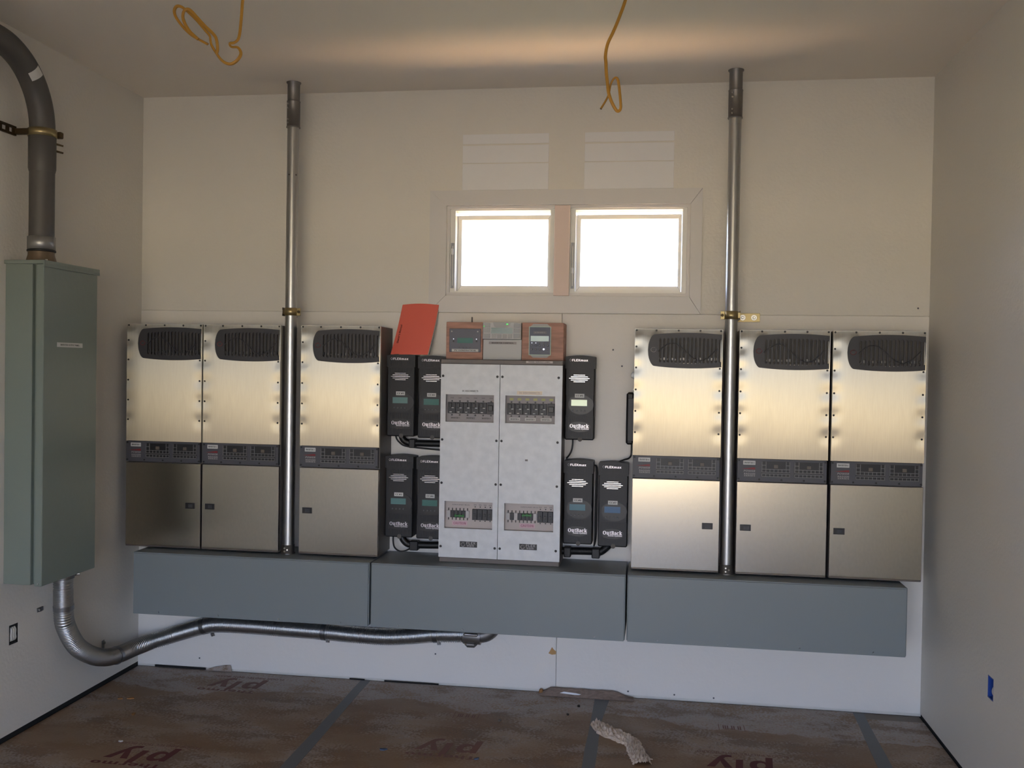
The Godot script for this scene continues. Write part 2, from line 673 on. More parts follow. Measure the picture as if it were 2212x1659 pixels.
func make_inverter(x: float, number: int, latch_right: bool, label: String) -> void:
	var o := thing("inverter", label, "inverter", V(x, 0, 0), "stainless steel inverters along the wall")
	var w := 0.404
	put("body", shared("inv_body", func(): 
		var m := MB.new()
		m.bx(V(0.0, 0.684, 0.0), V(w, 1.8145, 0.198), 0.002)
		return m.done()), M.case_grey, o)
	put("front_panel", steel_front(), M.brushed_steel, o)
	var vent := put("vent_grille", vent_mesh(), M.vent_grey, o, V(0.0615, 1.7165, 0.2218))
	put("vent_recess", shared("vent_recess", func(): return box(V(0.02, -0.066, -0.022), V(0.338, 0.066, -0.0205))), M.vent_dark, vent)
	put("wave_bar", shared("wave_bar", func():
		var m := MB.new()
		var p := []
		for k in 31:
			var f := k / 30.0
			p.append(V(0.048 + 0.272 * f, 0.040 * sin(TAU * f * 1.06 + 0.02) - 0.006, 0.0042))
		m.tube(p, 0.0024, 6, 0.7)
		return m.done()), M.vent_grey, vent)
	put("emblem_ring", shared("emblem_ring", func():
		var m := MB.new()
		var p := []
		for k in 19:
			var a := 0.9 + TAU * 0.93 * k / 18.0
			p.append(V(0.026 + 0.0125 * cos(a), 0.002 + 0.0105 * sin(a), 0.004))
		m.tube(p, 0.0012, 6)
		return m.done()), M.red_print if number != 4 else M.silver_print, vent)
	put("fan_fins", shared("fan_fins", func():
		var m := MB.new()
		var rng := RandomNumberGenerator.new()
		rng.seed = 4
		for k in 22:
			var fx := 0.046 + k * 0.0128
			var fh := rng.randf_range(0.006, 0.016)
			if k in [10, 11, 12, 13]:
				fh *= 0.4
			m.bx(V(fx, -0.046, -0.018), V(fx + 0.0085, -0.046 + fh, -0.006), 0.001)
		return m.done()), M.component_silver, vent)
	for s in front_screws():
		put("screw", shared("screw", func():
			var m := MB.new()
			m.cyl(V(0, 0, -0.002), V(0, 0, 0.0024), 0.0056, 0.0042, 10)
			return m.done()), M.screw_black, o, V(s.x, s.y, panel_z(s.x, s.y)))
	# dark band with the breaker openings
	var band := put("control_band", shared("control_band", func():
		var m := MB.new()
		m.prism(rounded(0.001, 1.118, 0.399, 1.2205, 0.004), 0.198, 0.2225)
		return m.done()), M.band_grey, o)
	for k in 2:
		var g := V(0.110 + k * 0.147, 1.140, 0.2225)
		put("breaker_recess", shared("breaker_recess", func(): return box(V(-0.001, -0.001, 0.0), V(0.127, 0.071, 0.0006))), M.latch_black, band, g)
		put("breaker_frame", breaker_grid(), M.band_frame, band, g)
		put("breaker_toggle", shared("inv_toggle", func(): return box(V(0.054, 0.040, 0.0006), V(0.073, 0.056, 0.006), 0.001)), M.toggle_beige, band, g)
	put("label_sticker", shared("inv_sticker", func(): return box(V(-0.0275, -0.0095, 0), V(0.0275, 0.0095, 0.0006))), M.label_white, band, V(0.054, 1.2025, 0.2225))
	put("lettering", letters("INVERTER %d" % number, 0.045, 0.008, "bold"), M.label_ink, band, V(0.054, 1.2025, 0.2233))
	put("logo_swoosh", shared("swoosh", func():
		var m := MB.new()
		m.prism([Vector2(-0.038, 0), Vector2(-0.01, 0.003), Vector2(0.02, 0.007), Vector2(0.026, 0.006), Vector2(0.026, -0.003), Vector2(-0.01, -0.0015)], 0, 0.0005)
		return m.done()), M.red_print, band, V(0.055, 1.1745, 0.2225))
	put("lettering", letters("POWER", 0.052, 0.0085, "bold", 0.25), M.silver_print, band, V(0.056, 1.1645, 0.2228))
	put("lettering", letters("RADIAN", 0.050, 0.0075, "bold"), M.silver_print, band, V(0.056, 1.1515, 0.2228))
	put("lettering", letters("SERIES", 0.050, 0.0065, "bold"), M.silver_print, band, V(0.056, 1.1425, 0.2228))
	for q in [[0.008, 1.213], [0.393, 1.213], [0.007, 1.126], [0.100, 1.126], [0.200, 1.126], [0.300, 1.126], [0.393, 1.126]]:
		put("band_screw", SHARED["screw"], M.screw_black, band, V(q[0], q[1], 0.2222))
	# door with folded lips and a flush latch
	var door := put("door", shared("inv_door", func():
		var m := MB.new()
		m.bx(V(0.0, 0.692, 0.200), V(w, 1.1125, 0.2215), 0.0016)
		return m.done()), M.door_steel, o)
	put("door_lip", shared("inv_door_lip", func():
		var m := MB.new()
		m.bx(V(0.0, 0.6845, 0.200), V(w, 0.691, 0.2225), 0.0030)
		m.bx(V(0.0, 1.1110, 0.200), V(w, 1.1135, 0.2222), 0.0012)
		m.bx(V(0.0, 0.690, 0.200), V(0.0022, 1.1125, 0.2220), 0.0010)
		m.bx(V(w - 0.0022, 0.690, 0.200), V(w, 1.1125, 0.2220), 0.0010)
		return m.done()), M.lip_steel, door)
	var lx := 0.350 if latch_right else 0.042
	put("latch", shared("latch", func():
		return plate(-0.0245, -0.0145, 0.0245, 0.0145, 0.0, 0.003, [[-0.010, -0.008, 0.014, 0.008]])), M.latch_black, door, V(lx, 0.901, 0.2215))
	put("lever", shared("latch_lever", func(): return box(V(-0.0095, -0.0075, 0), V(0.0135, 0.0075, 0.0016), 0.0006)), M.vent_grey, door, V(lx, 0.901, 0.2215))


func make_wireway(x0: float, x1: float, label: String) -> void:
	var o := thing("wireway", label, "wireway", V((x0 + x1) / 2, 0, 0), "long grey sheet metal wireways under the inverters")
	var h := (x1 - x0) / 2
	put("trough", box(V(-h, 0.372, 0.0005), V(h, 0.676, 0.318), 0.002), M.wireway_paint, o)
	put("front_cover", box(V(-h + 0.004, 0.369, 0.3185), V(h - 0.004, 0.671, 0.325), 0.0015), M.wireway_paint, o)
	var n := 4
	for k in n:
		var sx := -h + 0.14 + (2 * h - 0.28) * k / (n - 1)
		put("cover_screw", shared("ww_screw", func():
			var m := MB.new()
			m.cyl(V(0, 0, 0), V(0, 0, 0.003), 0.0045, 0.0028, 10)
			return m.done()), M.zinc, o, V(sx, 0.382, 0.325))


func power_wall() -> void:
	mat("band_frame", Color(0.50, 0.49, 0.49), 0.5, 0.3)
	make_wireway(0.152, 1.368, "grey sheet metal wireway under the first three inverters, beside the left wall")
	make_wireway(1.376, 2.590, "grey sheet metal wireway under the tall two-door breaker enclosure, the middle one of three")
	make_wireway(2.598, 3.830, "grey sheet metal wireway under the three inverters beside the right wall")
	make_inverter(0.050, 1, true, "stainless steel inverter beside the left wall, a small dark tag under its vent")
	make_inverter(0.463, 2, false, "stainless steel inverter left of the first upright conduit, its door latch on the left")
	make_inverter(0.974, 3, false, "stainless steel inverter between the first upright conduit and the black charge controllers")
	make_inverter(2.610, 4, true, "stainless steel inverter left of the second upright conduit, its bright breaker grids easily seen")
	make_inverter(3.091, 5, false, "stainless steel inverter just right of the second upright conduit")
	make_inverter(3.508, 6, false, "stainless steel inverter beside the right wall, last of the row")
	put("name_tag", box(V(0.187, 1.611, 0.222), V(0.206, 1.623, 0.2228)), M.case_grey, get_node("inverter"))


func charger_proto() -> void:
	mat("fm_black", Color(0.085, 0.083, 0.095), 0.5)
	mat("fm_fin", Color(0.095, 0.093, 0.105), 0.5)
	mat("fm_oval", Color(0.07, 0.07, 0.075), 0.4)
	mat("fm_silver", Color(0.86, 0.85, 0.86), 0.24, 1.0)
	mat("fm_text", Color(0.82, 0.80, 0.82), 0.35, 0.6)
	mat("button_grey", Color(0.32, 0.32, 0.33), 0.5)
	var lcd := mat("lcd_teal", Color(0.36, 0.52, 0.50), 0.06)
	lcd.metallic_specular = 0.6
	mat("lcd_reflection", Color(0.62, 0.90, 0.86), 0.06)  # reflection of the bright opening put into the screen colour
	mat("lcd_blue", Color(0.27, 0.42, 0.56), 0.12)
	mat("lcd_steel_teal", Color(0.33, 0.50, 0.54), 0.12)


func make_charger(x: float, y: float, tag_text: String, lcd: String, label: String, visible_part := true) -> void:
	var o := thing("charge_controller", label, "charge controller", V(x, y, 0.001), "black finned charge controllers round the breaker enclosure")
	put("body", shared("fm_body", func():
		var m := MB.new()
		m.bx(V(-0.071, 0.0, 0.0), V(0.071, 0.356, 0.098), 0.005)
		return m.done()), M.fm_black, o)
	put("top_cap", shared("fm_cap", func():
		var m := MB.new()
		var p := PackedVector2Array([Vector2(-0.0725, 0.347), Vector2(0.0725, 0.347), Vector2(0.0725, 0.404)])
		for k in 9:
			var f := k / 8.0
			p.append(Vector2(0.070 - 0.14 * f, 0.406 + 0.006 * sin(PI * f)))
		p.append(Vector2(-0.0725, 0.404))
		m.prism(p, 0.002, 0.104)
		return m.done()), M.fm_black, o)
	put("heat_fins", shared("fm_fins", func():
		var m := MB.new()
		for k in 18:
			var fx := -0.066 + k * 0.00776
			for yy in [[0.012, 0.040], [0.088, 0.118], [0.218, 0.262], [0.316, 0.342]]:
				var inner: bool = absf(fx) < 0.052 and yy[0] > 0.2 and yy[0] < 0.3
				if not inner:
					m.bx(V(fx - 0.0013, yy[0], 0.097), V(fx + 0.0013, yy[1], 0.1005))
			if absf(fx) > 0.058:
				m.bx(V(fx - 0.0013, 0.262, 0.097), V(fx + 0.0013, 0.316, 0.1005))
			if absf(fx) > 0.055:
				m.bx(V(fx - 0.0013, 0.040, 0.097), V(fx + 0.0013, 0.088, 0.1005))
			m.bx(V(fx - 0.0013, 0.354, 0.103), V(fx + 0.0013, 0.380, 0.1065))
		return m.done()), M.fm_fin, o).set_meta("kind", "stuff")
	var oval := put("display_bezel", shared("fm_oval", func():
		var m := MB.new()
		m.prism(ellipse(0.006, 0.172, 0.062, 0.048, 36), 0.097, 0.1015, true)
		m.prism(rounded(-0.046, 0.150, 0.040, 0.206, 0.004), 0.1015, 0.1022)
		return m.done()), M.fm_oval, o)
	put("screen", shared("fm_screen", func(): return box(V(-0.041, 0.166, 0.1022), V(0.036, 0.196, 0.1029))), M[lcd], oval)
	for k in 4:
		put("button", shared("fm_button", func():
			var m := MB.new()
			m.cyl(V(0, 0, 0), V(0, 0, 0.002), 0.0042, 0.0036, 10)
			return m.done()), M.button_grey, oval, V(-0.032 + k * 0.0185, 0.143, 0.1015))
	for k in 5:
		var hw: float = [0.028, 0.041, 0.050, 0.041, 0.028][k]
		put("stripe", box(V(-0.004 - hw, 0.2855 + k * 0.0082 - 0.004, 0.0982), V(-0.004 + hw, 0.2890 + k * 0.0082 - 0.004, 0.0995), 0.0008), M.fm_silver, o)
	put("label_sticker", shared("fm_label", func(): return box(V(-0.023, -0.0095, 0), V(0.023, 0.0095, 0.0006))), M.label_white, o, V(-0.001, 0.2155, 0.1022))
	put("lettering", letters(tag_text, 0.034, 0.0085, "bold"), M.label_ink, o, V(-0.001, 0.2155, 0.1031))
	put("lettering", letters("FLEXmax", 0.077, 0.011, "bold"), M.fm_text, o, V(-0.001, 0.388, 0.1045))
	put("emblem_ring", shared("fm_ring", func():
		var m := MB.new()
		var p := []
		for k in 13:
			p.append(V(-0.048 + 0.0045 * cos(TAU * k / 12), 0.388 + 0.0052 * sin(TAU * k / 12), 0.1045))
		m.tube(p, 0.0010, 5)
		return m.done()), M.fm_text, o)
	put("logo_plate", shared("fm_logo_oval", func():
		var m := MB.new()
		m.prism(ellipse(0.0, 0.064, 0.053, 0.026, 30), 0.097, 0.1005, true)
		return m.done()), M.fm_oval, o)
	put("lettering", letters("OutBack", 0.092, 0.019, "serif bold"), M.fm_text, o, V(0.0, 0.0685, 0.1010))
	put("lettering", letters("Power Systems", 0.068, 0.008, "serif bold"), M.fm_text, o, V(0.012, 0.0535, 0.1010))
	put("cable_notch", shared("fm_notch", func():
		var m := MB.new()
		m.prism(ellipse(0.004, 0.004, 0.011, 0.012, 16), 0.096, 0.0992)
		return m.done()), M.vent_dark, o)


func breaker_cell(parent: Node3D, x0: float, x1: float, y0: float, y1: float, z: float, toggle_dx: float) -> void:
	var b := put("breaker", box(V(x0, y0, z), V(x1, y1, z + 0.010), 0.0012), M.breaker_black, parent)
	var c := (x0 + x1) / 2
	put("toggle", box(V(c - 0.0065 + toggle_dx, y0 + (y1 - y0) * 0.55, z + 0.010), V(c + 0.0065 + toggle_dx, y1 - 0.004, z + 0.019), 0.0012), M.breaker_toggle, b)
	for q in [[0.5, 0.006], [0.12, -0.004]]:
		put("rating_mark", box(V(c + q[1] - 0.0055, y0 + (y1 - y0) * q[0] - 0.0018, z + 0.010), V(c + q[1] + 0.0055, y0 + (y1 - y0) * q[0] + 0.0018, z + 0.0106)), M.label_white, b)


func note(parent: Node3D, text: String, x: float, y: float, z: float, w: float, h: float, paper := "label_white", ink := "label_ink", bold := true) -> void:
	var s := put("label_sticker", box(V(-w / 2, -h / 2, 0), V(w / 2, h / 2, 0.0006)), M[paper], parent, V(x, y, z))
	if text != "":
		# no deeper than a sub-part: on a part the lettering lies beside its sticker
		var on_part := parent.get_parent() != self
		put("lettering", letters(text, w * 0.8, h * 0.5, "bold" if bold else "regular"), M[ink], parent if on_part else s, V(x, y, z + 0.0009) if on_part else V(0, 0, 0.0009))


func controls() -> void:
	charger_proto()
	make_charger(1.452, 1.271, "CC#1", "lcd_teal", "black charge controller under the red booklet, beside the third inverter, upper row")
	make_charger(1.611, 1.266, "CC#2", "lcd_teal", "black charge controller half hidden behind the breaker enclosure's left edge, upper row")
	make_charger(1.450, 0.765, "CC#3", "lcd_teal", "black charge controller beside the third inverter, lower row, a loop of cable below it")
	make_charger(1.611, 0.762, "CC#4", "lcd_teal", "black charge controller half hidden behind the breaker enclosure's left edge, lower row")
	make_charger(2.347, 1.277, "CC#5", "lcd_reflection", "black charge controller alone to the upper right of the breaker enclosure, screen coloured with a bright reflection")
	make_charger(2.347, 0.768, "CC#6", "lcd_steel_teal", "black charge controller right of the breaker enclosure, lower row, greyish teal screen")
	make_charger(2.517, 0.762, "CC#7", "lcd_blue", "black charge controller with a blue screen beside the fourth inverter, lower row")

	mat("breaker_black", Color(0.13, 0.13, 0.15), 0.45)
	mat("breaker_toggle", Color(0.075, 0.075, 0.085), 0.4)
	var gal := mat("galv_sheet", Color(0.80, 0.81, 0.82), 0.5, 0.25)
	gal.albedo_texture = noise_tex(0.03, Color(0.93, 0.935, 0.94), Color(1, 1, 1), 31, 256, 5)
	gal.uv1_triplanar = true
	gal.uv1_scale = Vector3.ONE * 2.2
	mat("enclosure_brown", Color(0.42, 0.395, 0.38), 0.5)
	mat("recess_grey", Color(0.61, 0.59, 0.59), 0.6)
	mat("recess_warm", Color(0.74, 0.705, 0.69), 0.6)
	mat("sill_tan", Color(0.60, 0.54, 0.50), 0.6)
	mat("label_cream", Color(0.88, 0.83, 0.76), 0.5)
	mat("label_yellow", Color(0.70, 0.70, 0.46), 0.5)
	mat("label_pink", Color(0.80, 0.68, 0.72), 0.5)
	mat("pink_ink", Color(0.62, 0.38, 0.45), 0.6)
	mat("terminal_green", Color(0.10, 0.45, 0.16), 0.4)
	mat("terminal_pale", Color(0.72, 0.71, 0.71), 0.5)
	mat("brass_dark", Color(0.16, 0.15, 0.14), 0.4)

	# the tall breaker enclosure
	var o := thing("breaker_enclosure", "tall galvanised breaker enclosure with two screwed covers and four breaker windows, under the window", "breaker panel", V(1.980, 0.676, 0))
	var q := func(x: float, y: float, z: float) -> Vector3: return V(x - 1.980, y - 0.676, z)
	var wins := [[1.708, 1.358, 1.944, 1.490], [2.000, 1.358, 2.239, 1.490], [1.710, 0.842, 1.945, 0.973], [2.003, 0.842, 2.240, 0.973]]
	put("case", box(q.call(1.690, 0.677, 0.001), q.call(2.268, 1.645, 0.190), 0.002), M.enclosure_brown, o)
	put("base_rail", box(q.call(1.686, 0.6765, 0.001), q.call(2.270, 0.699, 0.216), 0.002), M.enclosure_brown, o)
	put("top_rail", box(q.call(1.684, 1.638, 0.001), q.call(2.274, 1.660, 0.232), 0.003), M.enclosure_brown, o)
	for k in 2:
		var x0: float = [1.683, 1.9735][k]
		var x1: float = [1.9710, 2.272][k]
		var holes := []
		for w in [wins[k], wins[k + 2]]:
			holes.append([w[0] - 1.980, w[1] - 0.676, w[2] - 1.980, w[3] - 0.676])
		var cover := put("cover", plate(x0 - 1.980, 0.701 - 0.676, x1 - 1.980, 1.637 - 0.676, 0.208, 0.222, holes), M.galv_sheet, o)
		for sy in [1.579, 1.271, 1.061, 0.753]:
			for sx in [x0 + 0.010, x1 - 0.012 - (0.006 if k == 1 else 0.0)]:
				put("screw", shared("fw_screw", func():
					var m := MB.new()
					m.cyl(V(0, 0, 0), V(0, 0, 0.003), 0.0062, 0.0048, 12)
					return m.done()), M.screw_black, cover, q.call(sx, sy, 0.222))
		var badge := put("badge", box(q.call(x0 + 0.105, 0.753, 0.222), q.call(x0 + 0.190, 0.781, 0.2232), 0.0004), M.fm_oval, o)
		put("lettering", letters("FLEX", 0.045, 0.012, "bold"), M.silver_print, badge, q.call(x0 + 0.160, 0.7735, 0.2235))
		put("lettering", letters("ware", 0.036, 0.009, "serif bold"), M.silver_print, badge, q.call(x0 + 0.157, 0.7605, 0.2235))
		put("emblem_ring", shared("badge_ring", func():
			var m := MB.new()
			var p := []
			for i in 13:
				p.append(V(0.009 * cos(0.8 + TAU * i / 13.5), 0.009 * sin(0.8 + TAU * i / 13.5), 0))
			m.tube(p, 0.0018, 5)
			return m.done()), M.silver_print, badge, q.call(x0 + 0.121, 0.766, 0.2235))
	note(o, "GFI", 2.106 - 1.980, 1.182 - 0.676, 0.222, 0.014, 0.010, "recess_grey")
	note(o, "PANEL SERVICE LABEL", 2.162 - 1.980, 1.652 - 0.676, 0.232, 0.128, 0.010, "recess_warm")
	put("lettering", letters("DC DISCONNECTS", 0.078, 0.008, "bold"), M.label_ink, o, q.call(1.828, 1.508, 0.2224))
	note(o, "DC DISCONNECTS", 2.116 - 1.980, 1.504 - 0.676, 0.222, 0.122, 0.018, "label_cream", "recess_warm")
	for k in 4:
		var w: Array = wins[k]
		var back := put("recess", box(q.call(w[0] - 0.004, w[1] - 0.004, 0.190), q.call(w[2] + 0.004, w[3] + 0.004, 0.1925)), M.recess_grey if k < 2 else M.recess_warm, o)
		put("recess_sill", box(q.call(w[0], w[1] - 0.003, 0.1925), q.call(w[2], w[1], 0.208)), M.sill_tan, back)
		if k < 2:
			# six main breakers, the last a spare of another shape
			var bx0: float = w[0] + 0.006
			var bw := 0.0385
			for i in 5:
				breaker_cell(o, bx0 + i * bw - 1.980, bx0 + (i + 1) * bw - 0.0008 - 1.980, 1.398 - 0.676, 1.452 - 0.676, 0.1925, -0.004)
			var px := bx0 + 5 * bw + 0.003
			var sp := put("breaker", box(q.call(px, 1.396, 0.1925), q.call(w[2] - 0.004, 1.454, 0.200), 0.001), M.breaker_black, o)
			put("toggle", box(q.call(px + 0.004, 1.412, 0.200), q.call(w[2] - 0.008, 1.440, 0.206), 0.002), M.breaker_toggle, sp)
			for i in 6:
				var cx := bx0 + (i + 0.5) * bw
				for yy in [1.4575, 1.390]:
					put("terminal_ring", shared("term_ring", func():
						var m := MB.new()
						m.cyl(V(0, 0, 0), V(0, 0, 0.004), 0.0042, 0.0036, 10)
						return m.done()), M.brass_dark, back, q.call(cx, yy, 0.1925))
				if k == 0:
					put("lettering", letters("250A", 0.017, 0.006), M.band_grey, back, q.call(cx, 1.473, 0.1928))
				else:
					note(back, "", cx - 1.980, 1.472 - 0.676, 0.1925, 0.019, 0.011, "label_yellow")
			for i in 3:
				var cx: float = w[0] + 0.042 + i * 0.076
				note(back, "INVERTER %d" % (i + 1 + k * 3), cx - 1.980, 1.376 - 0.676, 0.1925, 0.052, 0.014, "recess_grey" if k == 0 else "label_white")
		else:
			# bus terminals with a green jumper, and a block of small breakers
			var yb := 0.9255 if k == 2 else 0.924
			var n := 6 if k == 2 else 8
			var pitch := 0.0187
			for i in n:
				var tx: float = w[0] + 0.0065 + i * pitch
				var pale: bool = (i in [0, 5]) if k == 2 else (i in [0, 2, 7])
				put("terminal", box(q.call(tx, yb - 0.034, 0.1925), q.call(tx + pitch - 0.0012, yb, 0.2005), 0.0008), M.terminal_pale if pale else M.breaker_black, back)
				for yy in [yb, yb - 0.046]:
					put("terminal_pin", box(q.call(tx + 0.0065, yy, 0.1925), q.call(tx + 0.0105, yy + 0.012, 0.198), 0.0008), M.brass_dark, back)
			var jx: float = (w[0] + 0.045) if k == 2 else (w[0] + 0.082)
			var jy := yb - 0.029 if k == 2 else yb - 0.013
			put("jumper", box(q.call(jx, jy, 0.2005), q.call(jx + 0.048, jy + 0.008, 0.205), 0.001), M.terminal_green, back)
			for i in 3:
				put("jumper_leg", box(q.call(jx + 0.004 + i * 0.0187, jy - 0.004, 0.2005), q.call(jx + 0.009 + i * 0.0187, jy + 0.013, 0.204), 0.0008), M.terminal_green, back)
			var sx: float = w[0] + (0.133 if k == 2 else 0.158)
			var m4 := 4 if k == 2 else 3
			var sw: float = (w[2] - 0.003 - sx) / m4
			for i in m4:
				var sb := put("small_breaker", box(q.call(sx + i * sw, 0.883, 0.1925), q.call(sx + (i + 1) * sw - 0.0008, 0.936, 0.204), 0.0012), M.breaker_black, o)
				put("toggle", box(q.call(sx + i * sw + 0.007, 0.899, 0.204), q.call(sx + (i + 1) * sw - 0.008, 0.915, 0.2068), 0.001), M.breaker_toggle, sb)
				for yy in [0.943, 0.875]:
					put("terminal_pin", box(q.call(sx + (i + 0.5) * sw - 0.002, yy, 0.1925), q.call(sx + (i + 0.5) * sw + 0.003, yy + 0.005, 0.196)), M.brass_dark, back)
				put("lettering", letters("63A", 0.013, 0.006), M.band_grey, back, q.call(sx + (i + 0.5) * sw, 0.955, 0.1928))
			note(back, "CAUTION", (w[0] + (0.070 if k == 2 else 0.108)) - 1.980, 0.8635 - 0.676, 0.1925, 0.076, 0.022, "label_pink", "pink_ink")
			put("lettering", letters("GROUND BUS", 0.085, 0.005), M.band_grey, back, q.call(w[0] + (0.075 if k == 2 else 0.118), 0.953, 0.1928))

	controls_top()


func controls_top() -> void:
	var wd := mat("stained_board", Color(0.74, 0.55, 0.475), 0.55)  # lightened, window haze is part of this colour
	wd.albedo_texture = noise_tex(0.02, Color(0.80, 0.80, 0.80), Color(1, 1, 1), 41, 256, 4)
	wd.uv1_triplanar = true
	wd.uv1_scale = V(1.0, 8.0, 1.0)
	mat("panel_slate", Color(0.31, 0.32, 0.38), 0.4)  # raised, haze over the display is put into its colour
	mat("remote_grey", Color(0.74, 0.745, 0.745), 0.5)
	mat("remote_key", Color(0.66, 0.665, 0.67), 0.55)
	mat("lcd_grey_green", Color(0.42, 0.49, 0.44), 0.2)
	mat("lcd_pale", Color(0.66, 0.74, 0.66), 0.15)
	mat("battery_blue", Color(0.20, 0.23, 0.33), 0.4)
	mat("mint_frame", Color(0.70, 0.80, 0.74), 0.4)
	var led := mat("led_green", Color(0.2, 0.9, 0.3), 0.4)
	led.emission_enabled = true
	led.emission = Color(0.35, 1.0, 0.42)
	led.emission_energy_multiplier = 0.12
	var ledw := mat("led_white", Color(0.9, 0.9, 0.95), 0.4)
	ledw.emission_enabled = true
	ledw.emission = Color(0.9, 0.92, 1.0)
	ledw.emission_energy_multiplier = 0.10

	var dot := func(r: float) -> Mesh: return shared("dot%.4f" % r, func():
		var m := MB.new()
		m.cyl(V(0, 0, 0), V(0, 0, 0.002), r, r * 0.8, 10)
		return m.done())
	# two stained wooden blocks and the grey remote between them, standing on the enclosure
	var wa := thing("wooden_block", "brown stained wooden block behind the dark slate display, left on top of the breaker enclosure", "mounting block", V(1.781, 1.660, 0), "stained blocks on the enclosure")
	put("block", box(V(-0.091, 0.0005, 0.001), V(0.091, 0.183, 0.150), 0.002), M.stained_board, wa)
	var wb := thing("wooden_block", "brown stained wooden block behind the mint framed battery monitor, right on top of the enclosure", "mounting block", V(2.166, 1.660, 0), "stained blocks on the enclosure")
	put("block", box(V(-0.101, 0.0005, 0.001), V(0.102, 0.183, 0.150), 0.002), M.stained_board, wb)

	var d := thing("display_panel", "dark slate display panel with a teal screen and white label, on the left wooden block", "display", V(1.785, 1.696, 0.1505))
	put("face", box(V(-0.078, 0.0, 0.0), V(0.078, 0.115, 0.006), 0.0015), M.panel_slate, d)
	put("screen", box(V(-0.038, 0.044, 0.006), V(0.039, 0.069, 0.0068)), M.lcd_teal, d)
	for p in [[-0.066, 0.101], [0.063, 0.101]]:
		put("screw", dot.call(0.0042), M.remote_grey, d, V(p[0], p[1], 0.006))
	for p in [[-0.057, 0.064], [0.057, 0.064]]:
		put("indicator_light", dot.call(0.0026), M.led_white, d, V(p[0], p[1], 0.006))
		put("key", dot.call(0.0045), M.fm_oval, d, V(p[0], p[1] - 0.011, 0.0052))
	for k in 4:
		put("key", dot.call(0.0036), M.button_grey, d, V(-0.028 + k * 0.018, 0.022, 0.0052))
	note(d, "PV GENERATION", 0.001, 0.0085, 0.006, 0.132, 0.013)

	var r := thing("remote_control", "light grey inverter remote with green lights and rows of keys, between the two wooden blocks", "remote control", V(1.968, 1.660, 0))
	put("mounting_plate", box(V(-0.0945, 0.0005, 0.001), V(0.095, 0.100, 0.146), 0.002), M.remote_grey, r)
	put("housing", box(V(-0.0955, 0.101, 0.02), V(0.093, 0.184, 0.160), 0.003), M.remote_grey, r)
	put("header", shared("remote_header", func():
		var m := MB.new()
		m.prism([Vector2(-0.046, 0.182), Vector2(0.044, 0.182), Vector2(0.036, 0.163), Vector2(0.028, 0.158), Vector2(-0.030, 0.158), Vector2(-0.038, 0.163)], 0.160, 0.1612)
		return m.done()), M.remote_key, r)
	put("screen", box(V(-0.053, 0.129, 0.160), V(0.052, 0.156, 0.161)), M.lcd_grey_green, r)
	for sx in [-1.0, 1.0]:
		for yy in [0.158, 0.133, 0.106]:
			put("key", box(V(sx * 0.0735 - 0.0155, yy, 0.160), V(sx * 0.0735 + 0.0155, yy + 0.021, 0.162), 0.0008), M.remote_key, r)
	for k in 4:
		put("key", box(V(-0.050 + k * 0.0265, 0.106, 0.160), V(-0.029 + k * 0.0265, 0.125, 0.162), 0.0008), M.remote_key, r)
	put("indicator_light", dot.call(0.0026), M.led_green, r, V(-0.0885, 0.163, 0.1605))
	put("indicator_light", box(V(0.021, 0.172, 0.161), V(0.030, 0.176, 0.1625), 0.0005), M.led_green, r)
	note(r, "INVERTER CONTROL", 0.002, 0.083, 0.146, 0.136, 0.012, "recess_grey")

	var b := thing("battery_monitor", "navy battery monitor in a mint frame with ten round keys, on the right wooden block", "battery monitor", V(2.154, 1.686, 0.1505))
	put("bracket", shared("batt_bracket", func():
		var m := MB.new()
		m.prism([Vector2(-0.045, -0.002), Vector2(-0.034, -0.012), Vector2(0.034, -0.012), Vector2(0.046, -0.002), Vector2(0.046, 0.141), Vector2(0.034, 0.151), Vector2(-0.034, 0.151), Vector2(-0.045, 0.141)], 0.0, 0.004)
		return m.done()), M.remote_key, b)
	put("frame", plate(-0.0535, 0.0, 0.0535, 0.138, 0.004, 0.010, [[-0.0505, 0.003, 0.0505, 0.135]]), M.mint_frame, b)
	put("face", box(V(-0.0505, 0.003, 0.004), V(0.0505, 0.135, 0.008)), M.battery_blue, b)
	put("screen", box(V(-0.045, 0.067, 0.008), V(0.043, 0.093, 0.0088)), M.lcd_pale, b)
	note(b, "BATTERY MONITOR", 0.0, 0.109, 0.008, 0.064, 0.013, "panel_slate", "silver_print")
	for k in 5:
		put("indicator_light", dot.call(0.0024), M.led_white if k < 2 else M.button_grey, b, V(-0.039 + k * 0.0193, 0.059, 0.008))
		put("key", dot.call(0.0052), M.panel_slate, b, V(-0.039 + k * 0.0193, 0.047, 0.008))
		put("key", dot.call(0.0050), M.led_white if k == 3 else M.panel_slate, b, V(-0.039 + k * 0.0193, 0.029, 0.008))

	# red booklet leaning on the wall, standing on the two charge controllers
	var red := mat("booklet_red", Color(0.88, 0.42, 0.355), 0.35)
	red.clearcoat_enabled = true
	red.clearcoat = 0.5
	red.clearcoat_roughness = 0.12
	mat("paper_edge", Color(0.72, 0.71, 0.69), 0.7)
	var bk := thing("booklet", "red booklet in a clear sleeve, leaning on the wall above the charge controllers", "booklet", V(1.49, 1.680, 0.06))
